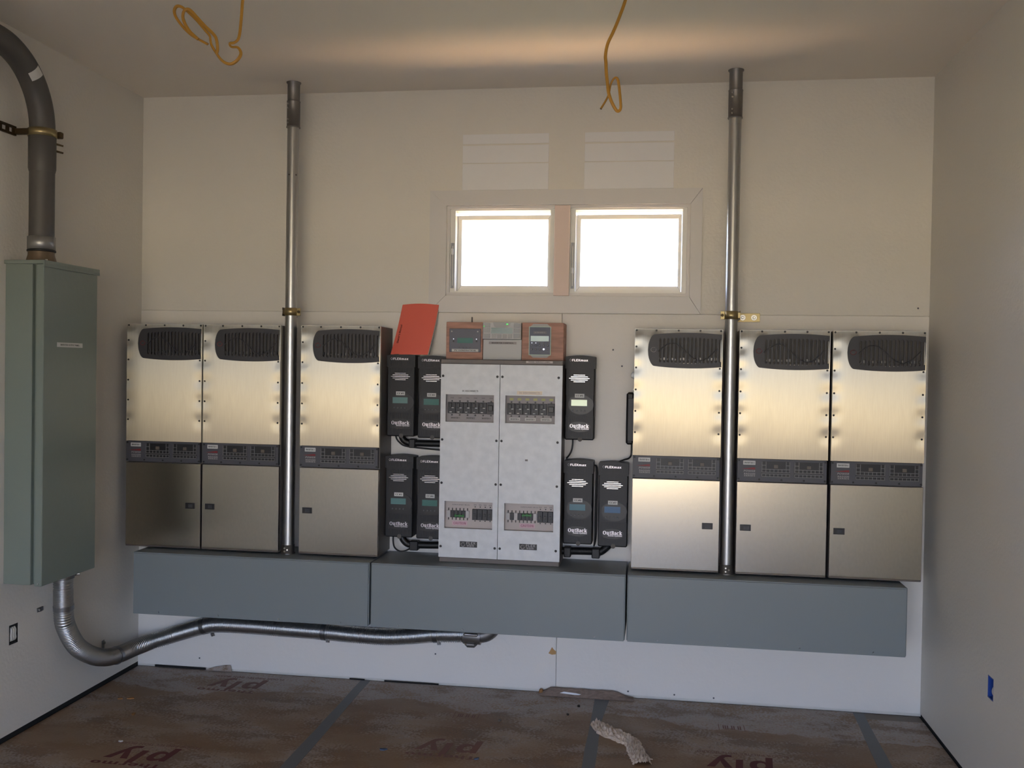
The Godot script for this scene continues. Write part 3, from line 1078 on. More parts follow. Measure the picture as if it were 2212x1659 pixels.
	for part in 2:
		var m := MB.new()
		var nx := 8
		var ny := 10
		var z0: float = [0.0, -0.009][part]
		var gap: float = [0.003, 0.009][part]
		var grow: float = [0.0, 0.002][part]
		var at := func(i: int, j: int, dz: float) -> Vector3:
			var u := float(i) / nx
			var t := float(j) / ny
			var wdt := 0.190 + grow
			return V(-0.094 + 0.034 * t + wdt * u + 0.003 * sin(t * 3.0), 0.001 + 0.254 * t + 0.006 * sin(PI * u) * t, 0.040 - 0.090 * t + 0.008 * sin(PI * u) * (1.0 - 0.4 * t) + dz + 0.004 * u * t)
		m.smooth(true)
		for i in nx:
			for j in ny:
				for s in 2:
					var dz := z0 + (0.0 if s == 0 else -gap)
					m.quad(at.call(i, j, dz), at.call(i + 1, j, dz), at.call(i + 1, j + 1, dz), at.call(i, j + 1, dz), V(0, 0, 1 if s == 0 else -1))
		m.smooth(false)
		for i in nx:
			for j in [0, ny]:
				m.quad(at.call(i, j, z0), at.call(i + 1, j, z0), at.call(i + 1, j, z0 - gap), at.call(i, j, z0 - gap), V(0, 1 if j > 0 else -1, 0))
		for j in ny:
			for i in [0, nx]:
				m.quad(at.call(i, j, z0), at.call(i, j + 1, z0), at.call(i, j + 1, z0 - gap), at.call(i, j, z0 - gap), V(1 if i > 0 else -1, 0, 0))
		put(["cover", "pages"][part], m.done(), [M.booklet_red, M.paper_edge][part], bk)
	mat("booklet_ink", Color(0.32, 0.10, 0.09), 0.6)
	var txt := put("lettering", letters("Owner's Manual", 0.10, 0.010, "bold"), M.booklet_ink, bk)
	txt.transform = Transform3D(Basis(V(0, 0, 1), PI / 2 - 0.13) , V(-0.059, 0.105, 0.0065))
	txt.rotation = Vector3(-0.34, 0.05, PI / 2 - 0.13)
	put("stick", box(V(1.800, 1.8435, 0.070), V(1.806, 1.872, 0.076), 0.001), M.brass_dark, wa, -V(1.781, 1.660, 0))


# stained brown floor paper: grey-brown board, rusty and dark stains with hard, grainy edges
func stained_paper() -> ImageTexture:
	var im := Image.create(1024, 664, false, Image.FORMAT_RGB8)
	var big := FastNoiseLite.new()
	big.seed = 11
	big.frequency = 0.008
	big.fractal_octaves = 5
	var streak := FastNoiseLite.new()
	streak.seed = 12
	streak.frequency = 0.012
	streak.fractal_octaves = 4
	var grain := FastNoiseLite.new()
	grain.seed = 13
	grain.frequency = 0.25
	grain.fractal_octaves = 2
	for y in 664:
		for x in 1024:
			var g := grain.get_noise_2d(x, y)
			var b := big.get_noise_2d(x, y * 1.5) + 0.5 * g
			var s := streak.get_noise_2d(x * 0.8, y * 1.6) + 0.25 * big.get_noise_2d(x * 6.0 + 500.0, y * 9.0) + 0.5 * g
			var c := Color(0.60, 0.555, 0.525).lerp(Color(0.65, 0.605, 0.575), 0.5 + g)
			var old := 0.18 if y < 82 + 46.0 * big.get_noise_2d(x * 0.7, 900.0) else 0.0
			c = c.lerp(Color(0.50, 0.385, 0.265), clampf((b + 0.30 - old * 3.0) * 2.6, 0.0, 1.0) * 0.8)
			c = c.lerp(Color(0.36, 0.255, 0.155), clampf((s + 0.06 - old) * 2.4, 0.0, 1.0) * 0.62)
			c = c.lerp(Color(0.55, 0.43, 0.30), clampf((b * s * 6.0 - 0.15 - old) * 4.0, 0.0, 1.0) * 0.5)
			im.set_pixel(x, y, c)
	return ImageTexture.create_from_image(im)


const LAY := Basis(Vector3(1, 0, 0), Vector3(0, 0, -1), Vector3(0, 1, 0))   # x-y drawing laid on the floor


func flooring() -> void:
	var paper := mat("floor_paper", Color(1, 1, 1), 0.50)
	paper.albedo_texture = stained_paper()
	paper.metallic_specular = 0.5
	uneven(paper, 0.03, 0.10, 17, 0.6)
	paper.uv1_triplanar = false
	paper.uv1_world_triplanar = false
	paper.uv1_scale = Vector3.ONE
	mat("tape_grey", Color(0.40, 0.405, 0.41), 0.5)
	mat("print_maroon", Color(0.36, 0.16, 0.155), 0.7)
	mat("print_faded", Color(0.46, 0.33, 0.30), 0.7)
	mat("plywood_dark", Color(0.45, 0.41, 0.37), 0.6)
	var fl: Node3D = get_node("floor")
	var joints := [0.004, 1.270, 2.468, 3.690, W - 0.004]
	var sheets := []
	for k in 4:
		var z0 := 0.004 if k < 3 else 0.085
		for row in [[z0, 2.44], [2.443, 4.88], [4.883, ZF]]:
			var m := MB.new()
			m.floor_uv = true
			m.bx(V(joints[k] + 0.001, -0.004, row[0]), V(joints[k + 1] - 0.001, 0.0, row[1]))
			sheets.append(put("paper_sheet", m.done(), M.floor_paper, fl))
	put("bare_strip", box(V(3.700, -0.004, 0.004), V(W - 0.006, -0.001, 0.084)), M.plywood_dark, fl)
	# tape over the joints, edges a little wavy
	var rng := RandomNumberGenerator.new()
	rng.seed = 31
	for t in [[1.262, 1.272, 0.046, 0.062], [2.468, 2.464, 0.048, 0.056], [3.698, 3.655, 0.048, 0.068]]:
		var l := []
		var r := []
		for k in 14:
			var f := k / 13.0
			var z := 0.008 + 2.2 * f
			var c: float = lerpf(t[0], t[1], minf(z / 1.1, 1.6))
			var hw: float = lerpf(t[2], t[3], minf(z / 1.1, 1.0)) / 2
			l.append(Vector2(c - hw + rng.randf_range(-0.002, 0.002), -z))
			r.append(Vector2(c + hw + rng.randf_range(-0.002, 0.002), -z))
		r.reverse()
		var m := MB.new()
		m.xf = Transform3D(LAY, Vector3())
		m.prism(PackedVector2Array(l + r), 0.0002, 0.0012)
		put("tape", m.done(), M.tape_grey, fl)
	# second, narrower tape beside the middle joint
	var m2 := MB.new()
	m2.xf = Transform3D(LAY, Vector3())
	m2.prism(PackedVector2Array([Vector2(2.492, -0.05), Vector2(2.515, -0.05), Vector2(2.490, -0.37), Vector2(2.484, -0.40)]), 0.0002, 0.0010)
	put("tape", m2.done(), M.tape_grey, fl)
	# red print, read from the wall side, so upside down from here
	var prints := [[0, 0.632, 1.085, 0.0], [0, 0.640, 0.185, 1.0], [3, 1.860, 0.770, 2.0], [6, 3.082, 0.720, 0.0]]
	for p in prints:
		var ink: Material = M.print_maroon if p[3] == 0.0 else M.print_faded
		var a := put("lettering", letters("ply", 0.265, 0.165, "bold", 0.10), ink, sheets[p[0]])
		a.transform = Transform3D(LAY * Basis(V(0, 0, 1), PI), V(p[1], 0.0006, p[2]))
		var b := put("lettering", letters("Thermo", 0.30, 0.034, "bold", 0.006), ink, sheets[p[0]])
		b.transform = Transform3D(LAY * Basis(V(0, 0, 1), PI), V(p[1] - 0.012, 0.0006, p[2] + 0.100))
		if p[3] != 2.0:
			var c := put("lettering", letters("FLOOR PROTECTION BOARD", 0.38, 0.020), M.print_faded, sheets[p[0]])
			c.transform = Transform3D(LAY * Basis(V(0, 0, 1), PI), V(p[1] + 0.02, 0.0006, p[2] - 0.105))
	for p in [[6, 3.080, 0.315], [3, 1.866, 0.398]]:
		var m := MB.new()
		m.xf = Transform3D(LAY, V(p[1], 0.0004, p[2]))
		for k in 13:
			var x := -0.058 + k * 0.0095
			if k in [1, 5, 8, 11]:
				continue
			var h := 0.036 if k in [0, 12] else 0.020
			m.bx(V(x, -h, 0), V(x + (0.003 if k in [0, 12] else 0.006), h, 0.0004))
		put("printed_stamp", m.done(), M.print_faded, sheets[p[0]])
	# dark strips painted as the shade in gaps under the plywood, and a lifted corner of paper
	for g in [[0.10, 0.385, 0.011], [1.175, 1.255, 0.006], [1.36, 1.645, 0.007]]:
		put("gap_shade_strip", box(V(g[0], 0.0, 0.0004), V(g[1], g[2], 0.004)), M.dark_gap, fl)
	var fm := MB.new()
	fm.bx(V(0, 0, 0), V(0.001, 0.001, 0.001))
	fm.prism(PackedVector2Array([Vector2(0.385, 0.001), Vector2(0.535, 0.002), Vector2(0.528, 0.036), Vector2(0.50, 0.034), Vector2(0.44, 0.022)]), 0.010, 0.012)
	put("lifted_corner", fm.done(), M.floor_paper, fl)


func ring_strap(m: MB, c: Vector3, r: float, y0: float, y1: float) -> void:
	m.lathe(c, [Vector2(r, y0), Vector2(r + 0.0025, y0), Vector2(r + 0.0025, y1), Vector2(r, y1)], 28)


func pipes() -> void:
	var em := mat("conduit_steel", Color(0.70, 0.705, 0.705), 0.40, 1.0)
	em.roughness_texture = noise_tex(0.06, Color(0.7, 0.7, 0.7), Color(1, 1, 1), 51)
	em.uv1_triplanar = true
	em.uv1_scale = Vector3.ONE * 3.0
	mat("cast_zinc", Color(0.50, 0.49, 0.48), 0.45, 0.85)
	mat("yellow_zinc", Color(0.66, 0.60, 0.44), 0.38, 0.85)
	mat("yellow_zinc_dark", Color(0.30, 0.25, 0.17), 0.5, 0.7)
	mat("washer", Color(0.75, 0.74, 0.72), 0.3, 0.9)
	var z := 0.187
	for k in 2:
		var x: float = [0.906, 3.053][k]
		var o := thing("conduit", ["upright steel conduit between the second and third inverters, left of the window", "upright steel conduit between the fourth and fifth inverters, right of the window"][k], "conduit", V(x, 0.676, z), "upright conduits from wireway to ceiling")
		var m := MB.new()
		m.lathe(V(0, 0, 0), [Vector2(0.029, 0.002), Vector2(0.029, H - 0.676 - 0.002)], 28)
		put("tube", m.done(), M.conduit_steel, o)
		m = MB.new()
		var top := H - 0.676
		m.lathe(V(0, 0, 0), [Vector2(0.030, top - 0.225), Vector2(0.0345, top - 0.225), Vector2(0.0345, top - 0.220), Vector2(0.0325, top - 0.219), Vector2(0.0325, top - 0.100), Vector2(0.0335, top - 0.098), Vector2(0.0335, top - 0.094), Vector2(0.0295, top - 0.093)], 28)
		put("coupling", m.done(), M.cast_zinc, o)
		m = MB.new()
		m.lathe(V(0, 0, 0), [Vector2(0.0305, top - 0.10), Vector2(0.0305, top - 0.010), Vector2(0.0360, top - 0.004), Vector2(0.0360, top - 0.0005)], 28)
		put("ceiling_collar", m.done(), M.cast_zinc, o)
		m = MB.new()
		m.lathe(V(0, 0, 0), [Vector2(0.0360, 0.0005), Vector2(0.0360, 0.006), Vector2(0.0325, 0.007), Vector2(0.0325, 0.045), Vector2(0.0290, 0.046)], 28)
		put("foot_connector", m.done(), M.cast_zinc, o)
		for q in [[-0.5, top - 0.112], [-0.5, top - 0.132], [-0.5, top - 0.188], [-0.5, top - 0.206], [-0.15, 0.032], [-0.15, 0.016], [0.25, 0.024]]:
			var dirv := V(sin(q[0]), 0, cos(q[0]))
			put("set_screw", shared("set_screw%.2f" % q[0], func():
				var s := MB.new()
				s.cyl(dirv * 0.031, dirv * 0.038, 0.0045, 0.0038, 10)
				return s.done()), M.washer, o, V(0, q[1], 0))
		if k == 0:
			for a in [-0.25, 0.95]:
				var dv := V(sin(a), 0, cos(a))
				var s := MB.new()
				s.cyl(dv * 0.028, dv * 0.0305, 0.004, 0.004, 10)
				put("punch_mark", s.done(), M.vent_dark, o, V(0, 1.885, 0))

		# wall bracket and strap holding it
		var c := thing("pipe_clamp", ["brass coloured pipe clamp on the left upright conduit, slotted arm at its left", "brass coloured pipe clamp on the right upright conduit, two washers at its right"][k], "pipe clamp", V(x, 1.884, z), "pipe clamps on the upright conduits")
		m = MB.new()
		ring_strap(m, Vector3(), 0.0295, -0.019, 0.019)
		put("strap", m.done(), M.yellow_zinc, c)
		var sd := -1.0 if k == 0 else 1.0
		# slotted arm from the wall, a channel seen from its side
		m = MB.new()
		m.bx(V(sd * 0.040 - 0.0015, -0.021, -z + 0.0005), V(sd * 0.040 + 0.0015, -0.009, 0.012), 0.0008)
		m.bx(V(sd * 0.040 - 0.0015, 0.009, -z + 0.0005), V(sd * 0.040 + 0.0015, 0.021, 0.012), 0.0008)
		for zz in [-z + 0.0005, -0.13, -0.075, -0.02]:
			m.bx(V(sd * 0.040 - 0.0015, -0.010, zz), V(sd * 0.040 + 0.0015, 0.010, zz + 0.022), 0.0005)
		m.bx(V(minf(sd * 0.029, sd * 0.041), -0.013, 0.004), V(maxf(sd * 0.029, sd * 0.041), 0.013, 0.010), 0.001)
		put("arm", m.done(), M.yellow_zinc_dark if k == 0 else M.yellow_zinc, c)
		m = MB.new()
		m.bx(V(-sd * 0.031 - 0.010, -0.019, -0.003), V(-sd * 0.031 + 0.010, 0.019, 0.003), 0.001)
		put("ear", m.done(), M.yellow_zinc, c, V(-sd * 0.008, 0, 0))
		m = MB.new()
		m.cyl(V(-sd * 0.041, 0, 0.003), V(-sd * 0.041, 0, 0.010), 0.008, 0.007, 6)
		put("bolt", m.done(), M.yellow_zinc_dark, c)
		if k == 1:
			put("wall_plate", box(V(0.042, -0.021, -z + 0.0005), V(0.150, 0.021, -z + 0.0045), 0.001), M.yellow_zinc, c)
			for px in [0.068, 0.122]:
				m = MB.new()
				m.cyl(V(px, 0, -z + 0.0045), V(px, 0, -z + 0.0065), 0.0145, 0.0138, 18)
				m.cyl(V(px, 0, -z + 0.0065), V(px, 0, -z + 0.0125), 0.007, 0.005, 12)
				put("washer", m.done(), M.washer, c)

	# flexible metal conduit from the left cabinet to the middle wireway
	var flex := thing("flexible_conduit", "ribbed flexible steel conduit running from the left cabinet round the corner under the wireways", "conduit", V(0.088, 0.16, 0.21))
	var base := V(0.088, 0.16, 0.21)
	var path := [V(0.092, 0.672, 0.800), V(0.088, 0.620, 0.795), V(0.083, 0.511, 0.785), V(0.078, 0.422, 0.762), V(0.074, 0.303, 0.672), V(0.072, 0.220, 0.545), V(0.070, 0.172, 0.420), V(0.072, 0.153, 0.300), V(0.082, 0.151, 0.195), V(0.118, 0.160, 0.112), V(0.180, 0.177, 0.070), V(0.275, 0.209, 0.060), V(0.403, 0.249, 0.058), V(0.480, 0.262, 0.058), V(0.640, 0.264, 0.058), V(0.808, 0.261, 0.058), V(1.057, 0.256, 0.058), V(1.204, 0.250, 0.058), V(1.374, 0.248, 0.058), V(1.519, 0.261, 0.058), V(1.638, 0.277, 0.058), V(1.804, 0.286, 0.058)]
	var pts := curve(path, 0.0034)
	var rad := []
	for i in pts.size():
		rad.append(0.0400 + 0.0030 * cos(TAU * i / 4.0))
		pts[i] -= base
	var fm := MB.new()
	fm.tube(pts, rad, 18)
	put("ribbed_tube", fm.done(), M.conduit_steel, flex)
	fm = MB.new()
	fm.cyl(V(0.092, 0.645, 0.800) - base, V(0.092, 0.674, 0.800) - base, 0.046, 0.046, 24)
	fm.bx(V(0.085, 0.640, 0.715) - base, V(0.108, 0.672, 0.765) - base, 0.004)
	put("top_connector", fm.done(), M.cast_zinc, flex)
	for yy in [0.648, 0.664]:
		fm = MB.new()
		fm.cyl(V(0.105, yy, 0.722) - base, V(0.118, yy, 0.716) - base, 0.007, 0.006, 10)
		put("connector_bolt", fm.done(), M.washer, flex)
	fm = MB.new()
	fm.cyl(V(1.785, 0.284, 0.058) - base, V(1.872, 0.281, 0.058) - base, 0.0460, 0.0445, 24)
	fm.bx(V(1.790, 0.288, 0.012) - base, V(1.862, 0.303, 0.112) - base, 0.005)
	fm.bx(V(1.792, 0.226, 0.018) - base, V(1.856, 0.262, 0.098) - base, 0.014)
	var el := []
	for k in 11:
		var a := PI / 2 * k / 10.0
		el.append(V(1.865 + 0.080 * sin(a), 0.282 + 0.084 * (1.0 - cos(a)), 0.058) - base)
	fm.tube(el, 0.036, 18)
	put("elbow_connector", fm.done(), M.cast_zinc, flex)
	fm = MB.new()
	fm.cyl(V(1.80, 0.297, 0.106) - base, V(1.86, 0.297, 0.106) - base, 0.006, 0.006, 8)
	put("clamp_screw", fm.done(), M.washer, flex)
	# one-hole straps
	var straps := [[V(0.403, 0.249, 0.058), V(0.94, 0.34, 0), "one-hole strap on the flexible conduit where it bends level under the left wireway"], [V(1.057, 0.256, 0.058), V(1, -0.03, 0), "one-hole strap on the flexible conduit, below the right end of the left wireway"], [V(1.638, 0.277, 0.058), V(0.99, 0.1, 0), "one-hole strap on the flexible conduit just before its elbow connector"], [V(0.083, 0.508, 0.784), V(0, 1, 0.1), "one-hole strap on the flexible conduit below the left cabinet"], [V(0.073, 0.156, 0.335), V(0, 0.1, -1), "one-hole strap on the flexible conduit at the bottom of its bend on the left wall"]]
	for s in straps:
		var c := thing("conduit_strap", s[2], "conduit strap", s[0], "straps on the flexible conduit")
		var d: Vector3 = s[1].normalized()
		var m := MB.new()
		m.cyl(-d * 0.011, d * 0.011, 0.0445, 0.0445, 24)
		put("band", m.done(), M.zinc, c)
		var wall_n := V(0, 0, 1) if s[0].x > 0.2 else V(1, 0, 0)
		var side := wall_n.cross(d).normalized()
		if wall_n.z > 0.5 and side.y > 0.0: side = -side
		if s[0].z < 0.5 and s[0].x < 0.2: side = V(0, 1, 0)
		if s[0].z > 0.7: side = V(0, 0, 1)
		var off: float = s[0].z if wall_n.z > 0.5 else s[0].x
		m = MB.new()
		m.xf = Transform3D(Basis(side, d, side.cross(d)), -wall_n * (off - 0.003))
		m.bx(V(0.030, -0.010, -0.002), V(0.072, 0.010, 0.002), 0.001)
		put("tab", m.done(), M.zinc, c)
		m = MB.new()
		m.cyl(side * 0.060 - wall_n * (off - 0.004), side * 0.060 - wall_n * (off - 0.013), 0.009, 0.007, 8)
		put("screw_head", m.done(), M.cast_zinc, c)


func left_side() -> void:
	var cp := mat("cabinet_paint", Color(0.47, 0.51, 0.48), 0.38)
	cp.metallic_specular = 0.55
	uneven(cp, 0.05, 0.05, 61, 2.0)
	mat("pvc_grey", Color(0.315, 0.305, 0.295), 0.5)
	mat("hub_brass", Color(0.46, 0.40, 0.33), 0.45, 0.7)
	mat("aluminium", Color(0.60, 0.60, 0.59), 0.4, 0.8)
	var c := thing("cabinet", "tall grey green steel cabinet on the left wall, a white label on its cover", "electrical cabinet", V(0.0, 0.676, 0.89))
	var q := func(x: float, y: float, z: float) -> Vector3: return V(x, y - 0.676, z - 0.89)
	put("case", box(q.call(0.0005, 0.676, 0.700), q.call(0.125, 2.030, 1.081), 0.002), M.cabinet_paint, c)
	put("neck", box(q.call(0.125, 0.680, 0.712), q.call(0.148, 2.026, 1.060)), M.cabinet_paint, c)
	put("cover", box(q.call(0.146, 0.674, 0.697), q.call(0.180, 2.024, 1.087), 0.003), M.cabinet_paint, c)
	put("rain_hood", box(q.call(0.0005, 2.024, 0.690), q.call(0.187, 2.040, 1.093), 0.002), M.cabinet_paint, c)
	put("hood_lip", box(q.call(0.181, 2.012, 0.690), q.call(0.187, 2.026, 1.093), 0.001), M.cabinet_paint, c)
	for y in [0.685, 2.046]:
		var m := MB.new()
		if y < 1.0:
			m.cyl(q.call(0.165, y, 1.087), q.call(0.165, y, 1.090), 0.0035, 0.003, 8)
		else:
			m.cyl(q.call(0.172, 2.040, 1.06), q.call(0.172, y, 1.06), 0.006, 0.005, 8)
		put("screw", m.done(), M.washer, c)
	var lb := put("label_sticker", box(V(-0.092, -0.0098, 0), V(0.092, 0.0098, 0.0006)), M.label_white, c, q.call(0.180, 1.690, 0.902))
	lb.rotation.y = PI / 2
	put("lettering", letters("INVERTER OUTPUT PANEL", 0.138, 0.0075), M.label_ink, lb, V(0, 0, 0.0009))

	# fat grey plastic pipe rising from the cabinet and sweeping away along the wall
	var p := thing("plastic_conduit", "fat grey plastic conduit rising from the left cabinet and sweeping over under the ceiling", "conduit", V(0.098, 2.040, 0.985))
	var b := V(0.098, 2.040, 0.985)
	var pts := [V(0.098, 2.150, 0.985) - b, V(0.098, 2.30, 0.985) - b, V(0.098, 2.440, 0.985) - b]
	var m1 := MB.new()
	m1.tube(pts, 0.0505, 24)
	put("pipe", m1.done(), M.pvc_grey, p)
	m1 = MB.new()
	m1.tube([V(0.098, 2.425, 0.985) - b, V(0.098, 2.440, 0.985) - b, V(0.098, 2.600, 0.985) - b, V(0.098, 2.604, 0.985) - b], [0.0515, 0.0550, 0.0550, 0.0515], 24)
	put("socket", m1.done(), M.pvc_grey, p)
	var el := []
	for k in 21:
		var a := PI / 2 * k / 20.0
		el.append(V(0.098, 2.60 + 0.30 * sin(a), 0.985 + 0.30 * (1.0 - cos(a))) - b)
	el.append(V(0.098, 2.90, 2.2) - b)
	m1 = MB.new()
	m1.tube(el, 0.0510, 24)
	put("bend", m1.done(), M.pvc_grey, p)
	m1 = MB.new()
	m1.lathe(Vector3(), [Vector2(0.062, 0.0005), Vector2(0.060, 0.006), Vector2(0.053, 0.030), Vector2(0.052, 0.048)], 28)
	put("hub", m1.done(), M.hub_brass, p)
	m1 = MB.new()
	m1.lathe(Vector3(), [Vector2(0.054, 0.044), Vector2(0.0575, 0.046), Vector2(0.0575, 0.052), Vector2(0.054, 0.054)], 28)
	put("gasket", m1.done(), M.screw_black, p)
	m1 = MB.new()
	m1.lathe(Vector3(), [Vector2(0.051, 0.054), Vector2(0.0560, 0.056), Vector2(0.0560, 0.108), Vector2(0.050, 0.110)], 28)
	put("collar", m1.done(), M.aluminium, p)
	# torn sticker that follows the bend's side
	m1 = MB.new()
	m1.smooth(true)
	for k in 5:
		var qd := []
		for e in [k, k + 1]:
			for s in [0.0, 1.0]:
				var th: float = lerpf(-0.30, 0.95, e / 5.0)
				var aa: float = lerpf(0.76, 0.90, s)
				var rad := V(0, sin(aa), -cos(aa))
				qd.append(V(0.098, 2.60, 1.285) - b + rad * 0.30 + V(1, 0, 0) * cos(th) * 0.0517 + rad * -sin(th) * 0.0517)
		m1.quad(qd[0], qd[1], qd[3], qd[2], V(1, 0, 0))
	put("sticker", m1.done(), M.label_white, p)

	var k2 := thing("pipe_clamp", "brass coloured clamp with a slotted rusty arm on the fat grey plastic conduit", "pipe clamp", V(0.098, 2.590, 0.985))
	m1 = MB.new()
	ring_strap(m1, Vector3(), 0.0555, -0.016, 0.016)
	put("strap", m1.done(), M.yellow_zinc, k2)
	m1 = MB.new()
	for yy in [[-0.020, -0.010], [0.010, 0.020]]:
		m1.bx(V(-0.0975, yy[0], 0.045), V(-0.088, yy[1], 0.205), 0.001)
	for zz in [0.045, 0.085, 0.130, 0.185]:
		m1.bx(V(-0.0975, -0.011, zz), V(-0.092, 0.011, zz + 0.020), 0.001)
	m1.bx(V(-0.095, -0.012, 0.030), V(-0.030, 0.012, 0.052), 0.002)
	put("arm", m1.done(), M.yellow_zinc_dark, k2)
	m1 = MB.new()
	m1.bx(V(0.038, -0.014, -0.052), V(0.066, 0.014, -0.028), 0.004)
	put("ear", m1.done(), M.yellow_zinc_dark, k2)
	for yy in [-0.038, -0.068]:
		m1 = MB.new()
		m1.cyl(V(0.040, yy, -0.030), V(0.066, yy - 0.006, -0.048), 0.005, 0.004, 8)
		put("bolt_end", m1.done(), M.yellow_zinc_dark, k2)


func cord(called: String, label: String, category: String, pts: Array, r: float, m: Material, group := "", flat := 1.0) -> Node3D:
	var b: Vector3 = pts[0]
	var o := thing(called, label, category, b, group)
	var c := []
	for p in curve(pts, maxf(0.005, r * 0.6)):
		c.append(p - b)
	var t := MB.new()
	t.tube(c, r, 10, flat)
	put("sheath", t.done(), m, o)
	return o


func small_things() -> void:
	mat("cable_black", Color(0.085, 0.085, 0.09), 0.45)
	var yl := mat("cable_yellow", Color(0.72, 0.53, 0.19), 0.45)
	yl.metallic_specular = 0.5
	mat("copper_end", Color(0.35, 0.27, 0.22), 0.5)
	mat("box_blue", Color(0.10, 0.25, 0.58), 0.4)
	mat("wire_white", Color(0.78, 0.77, 0.74), 0.5)
	mat("steel_box", Color(0.07, 0.07, 0.075), 0.6)
	mat("white_plastic", Color(0.93, 0.94, 0.95), 0.25)
	mat("wood_chip", Color(0.60, 0.43, 0.25), 0.8)
	mat("scrap_blue", Color(0.30, 0.35, 0.44), 0.7)
	mat("mud", Color(0.16, 0.12, 0.10), 0.9)
	mat("putty", Color(0.72, 0.56, 0.36), 0.7)
	var card := mat("cardboard", Color(0.58, 0.51, 0.46), 0.8)
	card.albedo_texture = noise_tex(0.04, Color(0.75, 0.72, 0.70), Color(1, 1, 1), 71)
	card.uv1_triplanar = true
	card.uv1_scale = V(3, 9, 9)
	var ragm := mat("rag_cloth", Color(0.88, 0.84, 0.80), 0.9)
	ragm.albedo_texture = noise_tex(0.03, Color(0.80, 0.72, 0.63), Color(1, 1, 1), 72)
	ragm.uv1_triplanar = true
	ragm.uv1_scale = Vector3.ONE * 5.0

	# black cables and hoses round the charge controllers
	var g := "black cables and hoses of the charge controllers"
	cord("cable", "thin black cable drooping below the upper left charge controller into the enclosure", "cable", [V(1.418, 1.272, 0.060), V(1.424, 1.255, 0.062), V(1.439, 1.238, 0.064), V(1.467, 1.222, 0.066), V(1.540, 1.213, 0.066), V(1.689, 1.203, 0.066)], 0.0042, M.cable_black, g)
	var h1 := cord("hose", "black hose bending from the upper left charge controllers into the breaker enclosure", "hose", [V(1.448, 1.272, 0.055), V(1.458, 1.250, 0.055), V(1.485, 1.237, 0.055), V(1.540, 1.236, 0.055), V(1.689, 1.236, 0.055)], 0.0165, M.cable_black, g)
	var hc := MB.new()
	hc.bx(V(1.490, 1.212, 0.032) - V(1.448, 1.272, 0.055), V(1.522, 1.258, 0.078) - V(1.448, 1.272, 0.055), 0.004)
	put("collar", hc.done(), M.fm_black, h1)
	cord("cable", "thin black cable loop hanging below the lower left charge controller", "cable", [V(1.412, 0.766, 0.060), V(1.414, 0.735, 0.066), V(1.424, 0.708, 0.074), V(1.450, 0.692, 0.080), V(1.478, 0.693, 0.076), V(1.505, 0.706, 0.060)], 0.0042, M.cable_black, g)
	var h2 := cord("hose", "black hose bending from the lower left charge controllers into the breaker enclosure", "hose", [V(1.455, 0.766, 0.055), V(1.466, 0.742, 0.055), V(1.492, 0.724, 0.055), V(1.545, 0.722, 0.055), V(1.689, 0.726, 0.055)], 0.0175, M.cable_black, g)
	hc = MB.new()
	hc.bx(V(1.500, 0.696, 0.032) - V(1.455, 0.766, 0.055), V(1.545, 0.744, 0.078) - V(1.455, 0.766, 0.055), 0.004)
	put("collar", hc.done(), M.fm_black, h2)
	var pts := curve([V(2.269, 0.724, 0.055), V(2.32, 0.726, 0.055), V(2.42, 0.728, 0.055), V(2.452, 0.726, 0.055), V(2.478, 0.742, 0.055), V(2.498, 0.763, 0.055)], 0.0022)
	var o3 := thing("hose", "black corrugated hose under the lower right charge controllers, a square collar at each end", "hose", V(2.269, 0.724, 0.055), g)
	var rr := []
	for i in pts.size():
		pts[i] -= V(2.269, 0.724, 0.055)
		rr.append(0.0185 + 0.0014 * cos(TAU * i / 3.0))
	hc = MB.new()
	hc.tube(pts, rr, 14)
	put("sheath", hc.done(), M.cable_black, o3)
	for xx in [[0.010, 0.045], [0.147, 0.187]]:
		put("collar", box(V(xx[0], -0.027, -0.024), V(xx[1], 0.022, 0.024), 0.004), M.fm_black, o3)
	cord("cable", "thin black cable curving down from the lone upper right charge controller to the lower row", "cable", [V(2.313, 1.277, 0.060), V(2.313, 1.255, 0.062), V(2.309, 1.225, 0.064), V(2.298, 1.200, 0.062), V(2.283, 1.182, 0.050)], 0.0040, M.cable_black, g)
	cord("cable", "thin black cable from the slim black box down to the blue-screened charge controller", "cable", [V(2.601, 1.266, 0.090), V(2.601, 1.235, 0.090), V(2.599, 1.208, 0.088), V(2.588, 1.193, 0.082), V(2.570, 1.186, 0.070), V(2.545, 1.1755, 0.060)], 0.0040, M.cable_black, g)
	for k in 2:
		cord("cable", ["thin black cable between the two lower right charge controllers, nearer the blue screen", "thin black cable between the two lower right charge controllers, nearer the enclosure"][k], "cable", [V(2.421 + 0.003 * k, 1.150, 0.030 + 0.016 * k), V(2.430 + 0.004 * (1 - k), 1.125, 0.034 + 0.016 * k), V(2.435 - 0.006 * k, 0.95, 0.036 + 0.014 * k), V(2.433 - 0.004 * k, 0.80, 0.036 + 0.014 * k), V(2.425, 0.752, 0.034 + 0.012 * k)], 0.0038, M.cable_black, g)

	var sb := thing("slim_box", "slim black box on the fourth inverter's left side, a thin cable below it", "box", V(2.591, 1.262, 0.09))
	put("body", box(V(-0.018, 0.0, -0.045), V(0.0185, 0.252, 0.030), 0.009), M.fm_black, sb)
	put("face", box(V(-0.010, 0.018, 0.030), V(0.0185, 0.224, 0.033), 0.003), M.vent_grey, sb)
